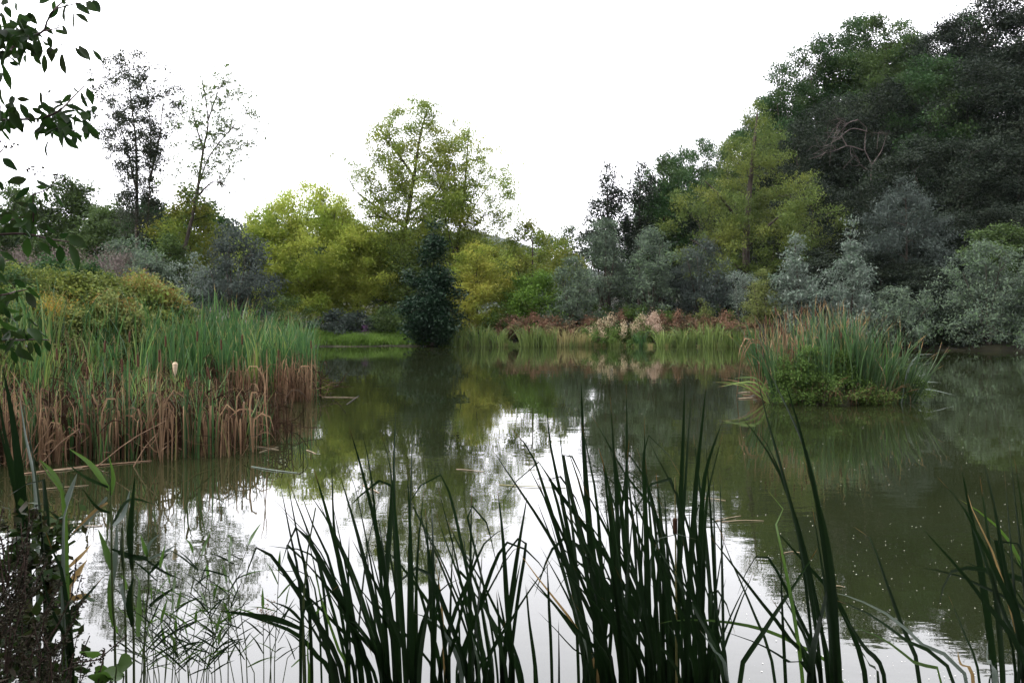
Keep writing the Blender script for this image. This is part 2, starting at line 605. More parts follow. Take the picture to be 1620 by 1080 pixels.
def tree(name, label, cat, base, Y, top, bot, hw, mat, prof='round', n=150, per=90, ls=.14, cr=.45, cx=None, group=None,
         bark='bark', stems=1, trunk=None, tr=None, asp=.5, droop=.2, rtip=None, lob=.3, shell=.42, flat=.6, zoff=0, extra=None, twig=.3, base_z=None, part='trunk'):
    """base: trunk foot column; top, bot: crown rows; hw: half width in photo pixels; Y: distance in metres"""
    rng = np.random.default_rng(abs(hash((base, Y, top))) % 99991)
    n = int(n * .8)
    per = int(per * 1.5)
    ls = ls * 1.15
    cr = cr * .78
    k = Y / F
    x0 = (base - 810) * k
    z0 = (gz(x0, Y) if base_z is None else base_z) - .08 + zoff
    zt, zb = H - (top - HY) * k - z0, H - (bot - HY) * k - z0
    zb = max(zb, .05 * zt)
    W = hw * k
    cxm = ((cx if cx is not None else base) - base) * k
    tr = tr or max(.03, zt * .016)
    rtip = rtip or max(.006, ls * .055)
    st = []
    if trunk:
        for path in trunk:
            pp = [((px - base) * k, dy, H - (py - HY) * k - z0) for px, py, dy in path]
            pp[0] = (pp[0][0], pp[0][1], min(pp[0][2], 0) if abs(pp[0][2]) < .8 else pp[0][2])
            m = len(pp)
            r0 = tr * (1 if path is trunk[0] else .45)
            st.append([p + (r0 * (1 - .8 * i / (m - 1)),) for i, p in enumerate(pp)])
    elif stems == 1:
        ztop = zb + (zt - zb) * .8
        pts = [(0, 0, 0)] + [(cxm * f + rng.normal() * W * .05 * f, rng.normal() * W * .05, ztop * f) for f in (.3, .6, 1)]
        st.append([p + (tr * (1 - .8 * i / 3),) for i, p in enumerate(pts)])
    else:
        for s in range(stems):
            a = 2 * math.pi * (s + rng.random() * .7) / stems
            e = rng.uniform(.25, .7)
            zz = zb + (zt - zb) * rng.uniform(.5, .85)
            tx, ty = W * e * math.cos(a) + cxm, W * e * math.sin(a)
            pts = [(math.cos(a) * .12 * min(1, W), math.sin(a) * .12 * min(1, W), 0), (tx * .3, ty * .3, zz * .4), (tx * .7, ty * .7, zz * .75), (tx, ty, zz)]
            r0 = tr * rng.uniform(.6, 1)
            st.append([p + (r0 * (1 - .8 * i / 3),) for i, p in enumerate(pts)])
    ax = [(0, 0, 0), (cxm, 0, max(.01, (zb + zt) * .5)), (cxm, 0, zt)]
    cl = clusters(rng, n, zb, zt, W, prof, ax, shell, lob)
    if extra:                                    # more sprays reaching out of the crown
        add = []
        for px, py, sp, cnt in extra:
            q = np.array([(px - base) * k, 0, H - (py - HY) * k - z0])
            add.append(q + rng.normal(size=(cnt, 3)) * sp * k * np.array([1, .8, .7]))
        cl = np.concatenate([cl] + add)
    wood, lf = plant_mesh(rng, st, cl, per, ls, cr, asp, droop, rtip, flat, twig_leaf=twig)
    t = thing(name, (x0, Y, z0), label, cat, group)
    mesh(part, *wood, M[bark], t, smooth=True)
    mesh('crown', *lf, M[mat], t)
    return t


def build_trees():
    # ---- left background
    T = tree
    T('dark_tree', 'hazy dark green tree behind the bramble bank, left edge of the view', 'tree', 20, 85, 298, 470, 60, 'mid', 'dome', 260, 120, .24, .7)
    T('dark_tree', 'broad blue-green tree with a rounded top behind the mauve weeds', 'tree', 118, 80, 280, 470, 62, 'mid', 'round', 260, 120, .24, .7)
    T('dark_tree', 'low green tree filling the gap left of the slender dark tree', 'tree', 178, 74, 318, 470, 48, 'mid', 'round', 260, 120, .24, .7)
    T('dark_tree', 'dark green tree behind the foot of the slender dark tree', 'tree', 245, 70, 312, 480, 50, 'hillgreen', 'round', 220, 120, .22, .6)
    T('dark_tree', 'dark green tree behind the grey willow bush of the left bank', 'tree', 330, 66, 330, 480, 60, 'hillgreen', 'round', 220, 120, .22, .6)
    T('slender_tree', 'tall slender dark tree with several upright stems and thin foliage', 'tree', 222, 48, 86, 375, 60, 'twigdark',
      [(0, .5), (.25, .55), (.5, .95), (.8, 1), (.95, .8), (1, .45)], 600, 50, .115, .28, cx=214,
      trunk=[[(222, 470, 0), (217, 380, 0), (214, 300, .2), (212, 220, .2), (200, 130, .3)], [(222, 460, .2), (231, 370, .1), (236, 300, 0), (240, 200, -.2), (232, 110, -.2)],
             [(215, 310, .2), (196, 240, .5), (172, 160, .6)], [(236, 290, 0), (258, 220, -.5), (266, 150, -.6)]], tr=.14, droop=.3, asp=.4, rtip=.007, twig=.4)
    T('slender_tree', 'slender leaning tree with a sparse open crown and forked trunk', 'tree', 268, 46, 104, 345, 60, 'sparse',
      [(0, .4), (.3, .8), (.6, .95), (.85, .85), (1, .35)], 360, 24, .12, .22, cx=345,
      trunk=[[(262, 488, 0), (290, 400, 0), (309, 320, 0), (320, 240, .1), (327, 190, .2), (318, 125, .2)], [(320, 235, .1), (302, 180, .4), (296, 125, .4)],
             [(312, 300, 0), (334, 250, -.3), (372, 205, -.5), (392, 185, -.5)], [(311, 312, 0), (340, 288, -.2), (368, 300, -.5), (395, 318, -.6)],
             [(327, 190, .2), (350, 140, -.2), (370, 118, -.3)]], tr=.12, droop=.3, asp=.45, rtip=.0065, extra=[(290, 300, 20, 12)], twig=.4)
    T('small_tree', 'green leafy tree wrapped round the leaning slender trunk', 'tree', 300, 47.5, 300, 430, 52, 'fresh', 'round', 110, 70, .14, .38, droop=.4)
    T('small_tree', 'low green tree in front of the leaning slender trunk', 'tree', 268, 45, 375, 470, 40, 'mid', 'dome', 80, 80, .13, .34)
    T('grey_bush', 'rounded blue-grey willow bush behind the reed bed', 'bush', 372, 34, 348, 495, 64, 'willowdark', 'dome', 112, 79, 0.145, 0.300, stems=6, asp=.28, droop=-.5)
    T('silver_sapling', 'thin silvery sapling in front of the blue-grey willow bush', 'sapling', 298, 27, 402, 478, 30, 'silver', 'vase', 28, 30, .08, .16, stems=4, asp=.35, tr=.02, droop=-.5)
    T('grey_bush', 'pale green willow scrub behind the bramble bank', 'bush', 196, 40, 372, 450, 52, 'willow', 'dome', 67, 57, 0.160, 0.320, stems=6, asp=.3, droop=-.5)
    T('grey_bush', 'low grey-green scrub below the slender dark tree', 'bush', 238, 36, 390, 450, 30, 'willow', 'dome', 45, 50, 0.145, 0.280, stems=5, asp=.3, droop=-.5)
    for px, Y, top, hw, lab in ((-60, 78, 290, 75, 'dark green tree just beyond the left edge of the view'), (-170, 82, 280, 80, 'broad dark green tree further beyond the left edge'), (-290, 76, 300, 85, 'rounded green tree well beyond the left edge'),
                                (-420, 80, 285, 90, 'tall green tree far beyond the left edge'), (-230, 60, 350, 70, 'low green tree on the rise beyond the left edge'), (-380, 58, 355, 75, 'low bushy tree on the rise far beyond the left edge')):
        T('background_tree', lab, 'tree', px, Y, top, 470, hw, 'mid', 'dome', 200, 110, .26, .75)
    # ---- centre
    for px, Y, top, hw, lab in ((395, 84, 352, 50, 'distant green tree behind the blue-grey willow bush'), (455, 90, 350, 50, 'distant green tree behind the smaller yellow-green tree'), (540, 86, 338, 55, 'distant green tree behind the broad yellow-green tree'),
                                (610, 92, 362, 50, 'distant green tree behind the tallest trunk'), (680, 88, 352, 55, 'distant green tree behind the holly top'), (752, 84, 378, 50, 'distant green tree behind the golden tree'), (815, 88, 392, 45, 'distant green tree behind the bright sapling')):
        T('background_tree', lab, 'tree', px, Y, top, 480, hw, 'fresh' if px > 700 else 'mid', 'round', 200, 110, .24, .7)
    T('yellow_tree', 'broad yellow-green tree left of the tall central tree', 'tree', 505, 52, 288, 500, 105, 'yellow', 'round', 420, 135, .15, .42, cx=490, droop=.45, asp=.4,
      trunk=[[(508, 510, 0), (496, 460, 0), (470, 400, .3), (455, 340, .3)], [(504, 490, .1), (535, 420, -.3), (545, 350, -.5)], [(498, 465, 0), (450, 425, -.7), (415, 400, -1)]], lob=.22)
    T('yellow_tree', 'yellow-green tree drooping over the grass bank', 'tree', 565, 52, 350, 500, 62, 'yellow', 'dome', 230, 130, .14, .38, droop=.5, asp=.4)
    T('yellow_tree', 'smaller yellow-green tree beside the blue-grey willow bush', 'tree', 428, 54, 335, 500, 45, 'yellow', 'round', 170, 120, .15, .38, droop=.4)
    T('tall_tree', 'tallest central tree with a dark trunk and open green crown', 'tree', 620, 54, 158, 445, 102, 'ash',
      [(0, .75), (.25, .95), (.45, 1), (.7, .8), (.9, .55), (1, .2)], 1050, 66, .115, .36, cx=660,
      trunk=[[(600, 500, 0), (628, 410, 0), (641, 360, 0), (655, 280, 0), (664, 220, 0), (676, 170, 0)], [(640, 360, 0), (600, 330, .5), (560, 300, .7), (545, 270, .6)],
             [(645, 340, 0), (690, 310, -.8), (720, 270, -1)], [(655, 280, 0), (625, 235, -.6), (612, 200, -.8)], [(641, 355, 0), (600, 345, -1.2), (575, 352, -1.5)]],
      tr=.19, droop=.25, rtip=.007, extra=[(560, 275, 16, 12), (678, 165, 9, 6), (610, 205, 20, 14)], twig=.4, lob=.25)
    T('tall_tree', 'tall thin-leaved tree right of the tallest central tree', 'tree', 722, 53, 195, 440, 76, 'ash',
      [(0, .6), (.3, .9), (.55, 1), (.8, .65), (1, .2)], 680, 44, .108, .32, cx=742,
      trunk=[[(716, 500, 0), (722, 400, 0), (732, 330, 0), (738, 260, 0), (742, 205, 0)], [(722, 400, 0), (742, 340, .4), (775, 290, .5), (800, 280, .5)],
             [(724, 380, 0), (760, 350, -.5), (790, 300, -.8)], [(720, 410, 0), (702, 330, -.4), (700, 270, -.5)]], tr=.11, droop=.25, rtip=.007, extra=[(800, 275, 14, 9), (790, 340, 14, 8)], twig=.4)
    T('gold_tree', 'drooping tree with golden leaves right of the holly', 'tree', 755, 50, 385, 520, 62, 'gold', 'dome', 220, 110, .13, .36, droop=.5, asp=.4)
    T('gold_tree', 'yellowing tree between holly and yellow-green trees, below the tallest trunk', 'tree', 640, 51, 385, 515, 45, 'olive', 'dome', 120, 80, .12, .36, droop=.4)
    T('holly', 'dark blue-green evergreen standing at the water edge', 'evergreen', 684, 45.9, 345, 548, 41, 'darkblue', [(0, .7), (.1, .95), (.3, .85), (.5, .6), (.7, .38), (.88, .22), (1, .06)], 190, 120, .13, .34,
      asp=.55, droop=.3, lob=.42, base_z=.15)
    T('small_tree', 'yellow-green sapling tree in the gap right of the central trees', 'tree', 842, 52, 352, 500, 44, 'fresh', 'vase', 90, 60, .13, .34, stems=3, extra=[(838, 360, 8, 6), (815, 372, 8, 5)])
    T('small_tree', 'bright green bush between the golden tree and grey willows', 'bush', 845, 49.5, 425, 520, 52, 'bright', 'dome', 130, 90, .12, .34, stems=5)
    T('small_tree', 'leafy yellow-green tree behind the bright green bush', 'tree', 890, 56, 385, 500, 45, 'fresh', 'round', 110, 80, .14, .38)
    T('far_tree', 'distant dark tree on the skyline of the gap, nearest the middle', 'tree', 862, 150, 362, 440, 26, 'mid', 'round', 60, 80, .3, .9)
    T('far_tree', 'distant dark tree on the skyline beside the grey willows', 'tree', 905, 140, 352, 440, 30, 'mid', 'round', 70, 80, .3, .9)
    T('far_tree', 'distant low tree in the gap behind the golden tree', 'tree', 800, 150, 382, 440, 34, 'mid', 'round', 60, 80, .3, .9)
    T('far_tree', 'distant tree glimpsed between the yellow-green tree and tallest trunk', 'tree', 590, 120, 372, 470, 40, 'mid', 'round', 60, 80, .3, .9)
    T('low_bush', 'low dark bush on the grass bank below the yellow-green trees', 'bush', 540, 48.6, 488, 525, 58, 'willowdark', 'dome', 52, 64, 0.145, 0.260, stems=5)
    T('low_bush', 'low dark bush left of the holly foot', 'bush', 615, 48.4, 485, 527, 40, 'mid', 'dome', 60, 90, .1, .26, stems=5)
    T('low_bush', 'dark bush behind the tip of the reed bed', 'bush', 445, 46, 470, 520, 45, 'mid', 'dome', 60, 90, .1, .28, stems=5)
    # ---- right of the gap
    T('dark_tree', 'dark pointed alder tree at the near end of the hill wood', 'tree', 962, 60, 262, 420, 36, 'hilldark', [(0, 1), (.4, .9), (.7, .55), (1, .15)], 150, 90, .15, .42, lob=.35)
    T('dark_tree', 'thin dark tree with a visible trunk and wispy top', 'tree', 1012, 62, 258, 400, 22, 'hilldark', 'vase', 70, 50, .15, .36, twig=.4)
    T('dark_tree', 'dark green tree behind the olive willow, nearest the gap', 'tree', 1050, 64, 248, 420, 45, 'hillgreen', 'round', 150, 90, .18, .5)
    T('willow_tree', 'large olive-yellow willow tree in front of the hill wood', 'tree', 1180, 57, 165, 440, 118, 'olive',
      [(0, .75), (.2, 1), (.4, .95), (.62, .55), (.85, .38), (1, .12)], 330, 125, .17, .46, cx=1192, droop=.55, asp=.3,
      trunk=[[(1180, 480, 0), (1180, 400, 0), (1184, 320, 0), (1192, 240, 0), (1198, 180, 0)], [(1182, 390, 0), (1220, 350, -.8), (1260, 320, -1.2)], [(1182, 370, 0), (1140, 320, -.8), (1110, 290, -1)],
             [(1181, 430, 0), (1120, 400, -1), (1085, 380, -1.2)]], tr=.3, lob=.28)
    T('grey_willow', 'tall grey-green willow bush behind the reddish docks', 'bush', 958, 51, 345, 500, 45, 'willow', 'dome', 142, 79, 0.160, 0.340, stems=6, asp=.28, droop=-.5)
    T('grey_willow', 'small grey-green willow bush left of the taller one', 'bush', 906, 48.5, 405, 510, 37, 'willow', 'dome', 90, 79, 0.145, 0.300, stems=6, asp=.28, droop=-.5)
    T('grey_willow', 'feathery light green willow bush behind the pale seed heads', 'bush', 1032, 49.5, 362, 508, 39, 'willow', 'round', 112, 79, 0.160, 0.320, stems=7, asp=.25, droop=-.5)
    T('grey_willow', 'dark blue-grey willow bush below the olive willow', 'bush', 1110, 50, 378, 505, 50, 'willowdark', 'dome', 120, 79, 0.160, 0.340, stems=6, asp=.28, droop=-.5)
    T('silver_sapling', 'small silvery sapling between dark willow and lime bush', 'sapling', 1172, 47, 425, 500, 26, 'silver', 'vase', 50, 45, .09, .22, stems=4, asp=.35, tr=.03, droop=-.5)
    T('silver_sapling', 'tiny pale green sapling rising from the reddish docks', 'sapling', 1114, 47.5, 462, 515, 14, 'limey', 'cone', 24, 40, .08, .16, stems=3, asp=.35, tr=.02, droop=-.5)
    T('lime_bush', 'pale lime-green bush left of the reed islet', 'bush', 1206, 44, 422, 510, 29, 'limey', 'cone', 80, 80, .09, .22, stems=4, asp=.35, droop=.1)
    T('silver_tree', 'pointed silvery tree behind the left end of the reed islet', 'tree', 1262, 43.5, 345, 520, 40, 'silver', 'cone', 112, 57, 0.145, 0.280, asp=.35, droop=-.5, lob=.4)
    T('silver_tree', 'pointed silvery tree behind the middle of the reed islet', 'tree', 1345, 43.5, 350, 530, 50, 'silver', 'cone', 142, 61, 0.145, 0.300, asp=.35, droop=-.5, lob=.4)
    T('grey_willow', 'low silvery willow bush overhanging water right of the islet', 'bush', 1425, 42.6, 455, 552, 66, 'willow', 'dome', 112, 72, 0.145, 0.300, stems=6, asp=.3, droop=-.5)
    T('grey_willow', 'round grey willow tree against the dark hill wood', 'tree', 1432, 52, 280, 470, 72, 'willowdark', 'round', 195, 79, 0.174, 0.380, asp=.28, droop=-.5)
    T('grey_willow', 'large silvery willow bush at the water, right edge of the view', 'bush', 1562, 42, 385, 556, 72, 'willow', 'dome', 187, 79, 0.145, 0.320, stems=7, asp=.3, lob=.35, droop=-.5)
    T('grey_willow', 'silvery bush leaning over the water beyond the frame edge', 'bush', 1660, 42, 420, 558, 70, 'willow', 'dome', 112, 72, 0.160, 0.340, stems=6, asp=.3, droop=-.5)
    T('small_tree', 'yellow-green bush above the silvery willow of the right bank', 'bush', 1580, 46, 362, 450, 50, 'mid', 'vase', 70, 70, .15, .3, lob=.6, extra=[(1600, 368, 12, 8), (1560, 375, 10, 6)])
    T('low_bush', 'dark low bush under the silvery trees of the right bank', 'bush', 1300, 44.5, 470, 545, 70, 'willowdark', 'dome', 82, 72, 0.160, 0.320, stems=5)
    T('low_bush', 'dark low bush at the water between the two silvery willows', 'bush', 1490, 42.6, 490, 556, 50, 'hilldark', 'dome', 90, 100, .11, .3, stems=5)
    # dead tree
    rng = np.random.default_rng(5)
    Y = 66
    k = Y / F
    x0 = (1372 - 810) * k
    z0 = gz(x0, Y) - .1
    lim = [[(1372, 320), (1378, 262), (1366, 235), (1372, 205), (1356, 188)], [(1378, 262), (1392, 240), (1398, 215)], [(1366, 238), (1340, 232), (1318, 240), (1300, 245)],
           [(1372, 208), (1345, 205), (1322, 222), (1305, 232)], [(1374, 270), (1360, 262), (1350, 250)], [(1340, 232), (1330, 215), (1335, 200)], [(1356, 190), (1340, 196), (1325, 210)]]
    parts = []
    own, dep = list(range(7)), [0.] * 7
    for _ in range(34):
        b = lim[rng.integers(1, 7)]
        j = rng.integers(1, len(b))
        px, py = b[j]
        own.append(lim.index(b))
        dep.append(-j * .25)
        lim.append([(px, py), (px - rng.uniform(2, 18), py + rng.normal() * 8), (px - rng.uniform(12, 36), py + rng.normal() * 14 + 3)])
    for i, l in enumerate(lim):
        pts = [((px - 1372) * k, dep[i] - j * .25 * (1 if i else 0), H - (py - HY) * k - z0) for j, (px, py) in enumerate(l)]
        if i == 0:
            pts[0] = (0, 0, 0)
        parts.append(tube_path(catmull(pts, 14), (.085 if i == 0 else .045 if i < 7 else .014), .008, 5))
    t = thing('dead_tree', (x0, Y, z0), 'bare pale dead tree with crooked limbs among the dark hill wood', 'tree')
    for i in range(7):
        mesh('limb' if i else 'trunk', *join([p for p, w in zip(parts, own) if w == i]), M['bark_pale'], t, smooth=True)


def build_hill():
    protos = []
    for v in range(5):
        rng = np.random.default_rng(100 + v)
        mat = ('hillgreen', 'hilldark', 'hillgreen', 'hilldark', 'mid')[v]
        st = [[(0, 0, 0, .26), (rng.normal() * .3, rng.normal() * .3, 5, .18), (rng.normal() * .5, rng.normal() * .5, 11, .05)]]
        cl = clusters(rng, 140, 1.2, 14, 4.7, 'round' if v % 2 else 'dome', None, .3, .3)
        wood, lf = plant_mesh(rng, st, cl, 330, .2, .64, .6, .25, .014, .42)
        protos.append((wood, lf, mat))
    sky = [(1058, 248, 78, 38), (1105, 220, 80, 44), (1150, 226, 76, 40), (1188, 186, 82, 44), (1238, 104, 86, 52), (1290, 60, 88, 62), (1342, 34, 88, 62), (1396, 22, 86, 66),
           (1446, 58, 84, 52), (1500, 42, 80, 55), (1560, -12, 78, 80), (1630, -20, 76, 85), (1710, -40, 76, 90), (1790, -50, 78, 90),
           (1022, 268, 82, 32), (1082, 236, 84, 42), (1128, 226, 84, 40), (1166, 204, 86, 42), (1212, 150, 88, 46), (1264, 84, 90, 50), (1366, 28, 92, 60), (1424, 34, 90, 52), (1474, 48, 86, 46), (1528, 20, 84, 52)]
    mid = [(1215, 240, 70, 60), (1262, 188, 74, 62), (1330, 150, 74, 72), (1402, 128, 72, 74), (1474, 96, 70, 80), (1545, 90, 68, 84), (1620, 110, 66, 90), (1700, 90, 66, 90), (1140, 300, 68, 50)]
    low = [(1285, 285, 64, 62), (1372, 285, 64, 62), (1455, 215, 62, 80), (1535, 215, 60, 84), (1620, 225, 60, 86), (1700, 220, 60, 90), (1245, 370, 58, 56), (1350, 345, 56, 62), (1495, 335, 54, 66),
           (1585, 325, 53, 72), (1660, 320, 52, 80), (1300, 395, 52, 60), (1395, 400, 51, 66), (1475, 420, 48, 60), (1530, 430, 47, 60), (1095, 335, 64, 52), (1035, 335, 66, 42), (985, 350, 66, 40), (1240, 430, 50, 50), (1170, 400, 62, 50), (1640, 430, 46, 70)]
    spec = {(1500, 42): 'dark thin-topped tree standing in the notch of the skyline',
            (1396, 22): 'high rounded green tree topping the hill wood',
            (1560, -12): 'highest dark tree on the skyline near the right edge',
            (1238, 104): 'green tree where the skyline of the hill wood steps down',
            (1058, 248): 'lowest green skyline tree of the hill wood, beside the alder'}
    roots = {}
    i = 0
    for row, (lst, lab, grp) in enumerate(((sky, 'leafy green tree along the skyline of the hill wood', 'trees along the skyline of the hill wood'),
                                           (mid, 'dark broad tree halfway up the hill wood', 'trees halfway up the hill wood'),
                                           (low, 'dark broad tree low in the hill wood behind the willows', 'trees at the foot of the hill wood'))):
        for px, top, Y, hw in lst:
            x = (px - 810) / F * Y
            z = gz(x, Y) - .2
            hgt = H - (top - HY) / F * Y - z
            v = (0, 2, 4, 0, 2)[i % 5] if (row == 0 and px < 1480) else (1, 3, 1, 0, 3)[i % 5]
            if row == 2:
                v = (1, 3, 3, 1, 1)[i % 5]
            sxy = hw / F * Y / 4.3
            i += 1
            label = spec.get((px, top), lab)
            if v not in roots:
                t = thing('wood_tree', (x, Y, z), label, 'tree', grp, random.uniform(0, 6.28), (sxy, sxy, hgt / 14))
                ch = [mesh('trunk', *protos[v][0], M['bark'], t, smooth=True), mesh('crown', *protos[v][1], M[protos[v][2]], t)]
                roots[v] = (t, ch)
            else:
                r, ch = roots[v]
                dup(r, ch, (x, Y, z), random.uniform(0, 6.28), (sxy, sxy, hgt / 14), label, grp)


# ------------------------------------------------------------------ reeds
def cattail_variant(rng, n, h, spread, w=.018, bend=.25, broken=0.):
    parts = []
    for _ in range(n):
        a = rng.uniform(0, 6.28)
        r0 = rng.random() ** .5 * .1
        L = h * rng.uniform(.6, 1.05)
        lean = rng.normal() * spread
        dx, dy = math.cos(a), math.sin(a)
        b = rng.uniform(.3, 1) * bend * L
        p0 = np.array([dx * r0, dy * r0, -.1])
        if rng.random() < broken:
            kz = rng.uniform(.35, .85) * L
            o = lean * kz + .05
            pts = [p0, (dx * (r0 + o * .5), dy * (r0 + o * .5), kz * .6), (dx * (r0 + o), dy * (r0 + o), kz),
                   (dx * (r0 + o + .12), dy * (r0 + o + .12), kz + .03), (dx * (r0 + o + .25), dy * (r0 + o + .25), kz - L * .28)]
        else:
            pts = [p0, (dx * (r0 + lean * L * .3), dy * (r0 + lean * L * .3), L * .4), (dx * (r0 + lean * L * .6 + b * .25), dy * (r0 + lean * L * .6 + b * .25), L * .75),
                   (dx * (r0 + lean * L * .8 + b), dy * (r0 + lean * L * .8 + b), L)]
        th = rng.uniform(0, 6.28)
        parts.append(blade(pts, w * rng.uniform(.4, 1.25), rng.normal() * .5, .15, 8, .5, np.array([math.cos(th), math.sin(th), .05])))
    return join3(parts)


def dead_variant(rng, n, h, spread, tangle):
    parts = []
    for _ in range(n):
        x0, y0 = rng.normal(size=2) * spread
        L = h * rng.uniform(.55, 1.08)
        a, lean = rng.uniform(0, 6.28), rng.normal() * .1
        dx, dy = math.cos(a), math.sin(a)
        u = rng.random()
        ex, ey = x0 + dx * lean * L, y0 + dy * lean * L
        if u < .45:                                  # straight stalk, tip bent or snapped
            k = rng.uniform(.05, .16)
            pts = [(x0, y0, -.1), (x0 * .5 + ex * .5, y0 * .5 + ey * .5, L * .5), (ex, ey, L), (ex + dx * k * .7, ey + dy * k * .7, L + k * .25), (ex + dx * k * 1.5, ey + dy * k * 1.5, L - k * rng.uniform(.2, 1.2))]
            w = rng.uniform(.011, .021)
        elif u < .8:                                 # leaf that curls over and hangs
            k = rng.uniform(.12, .35)
            hz = L * rng.uniform(.55, .95)
            pts = [(x0, y0, -.05), (ex, ey, hz * .8), (ex + dx * k * .5, ey + dy * k * .5, hz), (ex + dx * k, ey + dy * k, hz * .92), (ex + dx * k * 1.3, ey + dy * k * 1.3, hz * rng.uniform(.4, .75))]
            w = rng.uniform(.016, .034)
        else:                                        # fallen across the others
            k = rng.uniform(.4, .9) * tangle
            pts = [(x0, y0, rng.uniform(-.05, .3)), (x0 + dx * k * .5, y0 + dy * k * .5, rng.uniform(.1, .5)), (x0 + dx * k, y0 + dy * k, rng.uniform(.1, .7))]
            w = rng.uniform(.01, .022)
        th = rng.uniform(0, 6.28)
        parts.append(blade(pts, w, rng.normal() * .6, .12, 9, .3, np.array([math.cos(th), math.sin(th), .05])))
    return join3(parts)


def place_mesh(V, loc, rz, sc):
    cs, sn = math.cos(rz), math.sin(rz)
    W = V * np.asarray(sc)
    return np.stack([W[:, 0] * cs - W[:, 1] * sn, W[:, 0] * sn + W[:, 1] * cs, W[:, 2]], -1) + np.asarray(loc)


def stand(name, variants, spots, label, cat, group, single=True, fan=None):
    """spots: (x, y, z, scale, variant). Each becomes a plant of its own, or all of them one mass"""
    if single:
        roots = {}
        for (x, y, z, s, v) in spots:
            rz = random.uniform(0, 6.28)
            if v not in roots:
                V, Q, uv, mat = variants[v]
                o = mesh(name, V, Q, M[mat], uv=uv)
                o.location = (x, y, z)
                o.rotation_euler = (0, 0, rz)
                o.scale = (s, s, s)
                tag(o, label, cat, group)
                roots[v] = o
            else:
                o = roots[v].copy()
                C.objects.link(o)
                o.location = (x, y, z)
                o.rotation_euler = (0, 0, rz)
                o.scale = (s, s, s)
            if fan:                                  # outer plants lean away from the middle of their clump
                dv = Vector(((x - fan[0]) / fan[2], (y - fan[1]) / fan[2], 0))
                lean = min(1.2, dv.length) ** 2 * fan[3] + random.gauss(0, .05)
                if dv.length > .01:
                    ax = Vector((-dv.y, dv.x, 0)).normalized()
                    o.rotation_mode = 'QUATERNION'
                    o.rotation_quaternion = Quaternion(ax, lean) @ Quaternion((0, 0, 1), rz)
    else:
        Vs, Qs, us, mi, off = [], [], [], [], 0
        ml = sorted({variants[s[4]][3] for s in spots})
        for (x, y, z, s, v) in spots:
            V, Q, uv, mat = variants[v]
            Vs.append(place_mesh(V, (x, y, z), random.uniform(0, 6.28), (s, s, s)))
            Qs.append(Q + off)
            us.append(uv)
            mi.append(np.full(len(Q), ml.index(mat)))
            off += len(V)
        o = mesh(name, np.concatenate(Vs), np.concatenate(Qs), None, uv=np.concatenate(us), mats=[M[m] for m in ml], midx=np.concatenate(mi))
        tag(o, label, cat, group, 'stuff')


def inside(poly, x, y):
    ins = False
    n = len(poly)
    for i in range(n):
        ax, ay = poly[i]
        bx, by = poly[(i + 1) % n]
        if (ay > y) != (by > y) and x < (bx - ax) * (y - ay) / (by - ay) + ax:
            ins = not ins
    return ins


def cattail_stalk(px, py, Y, base_py, label, group, fluffy=False, tilt=0., hl=.17, rs=1.):
    """a stem with a brown head whose middle shows at (px, py)"""
    q = P(px, py, Y)
    x0 = q[0] - tilt * (q[2])
    t = thing('cattail_stalk', (x0, Y, -.05), label, 'cattail', group)
    d = nrm(np.array([q[0] - x0, 0, q[2] + .05]))
    a = np.array([0, 0, 0.])
    top = d * (np.linalg.norm([q[0] - x0, q[2] + .05]) + hl * .5)
    mesh('stem', *tube_path([a, top * .5 + np.array([.01, .02, 0]), top + d * .12], .006, .002, 5), M['stem'], t, smooth=True)
    c0 = top - d * hl
    prof = [(0, .002), (.04, .012), (.15, .014), (.85, .014), (.97, .011), (1, .002)]
    if fluffy:
        prof = [(0, .006), (.15, .016), (.35, .022), (.6, .03), (.85, .032), (.97, .02), (1, .003)]
    pts = np.array([c0 + d * hl * f for f, _ in prof])
    rr = np.array([r for _, r in prof]) * rs
    mesh('seed_head', *tubes(pts[:-1], pts[1:], rr[:-1], rr[1:], 9), M['fluff' if fluffy else 'seedhead'], t, smooth=True)


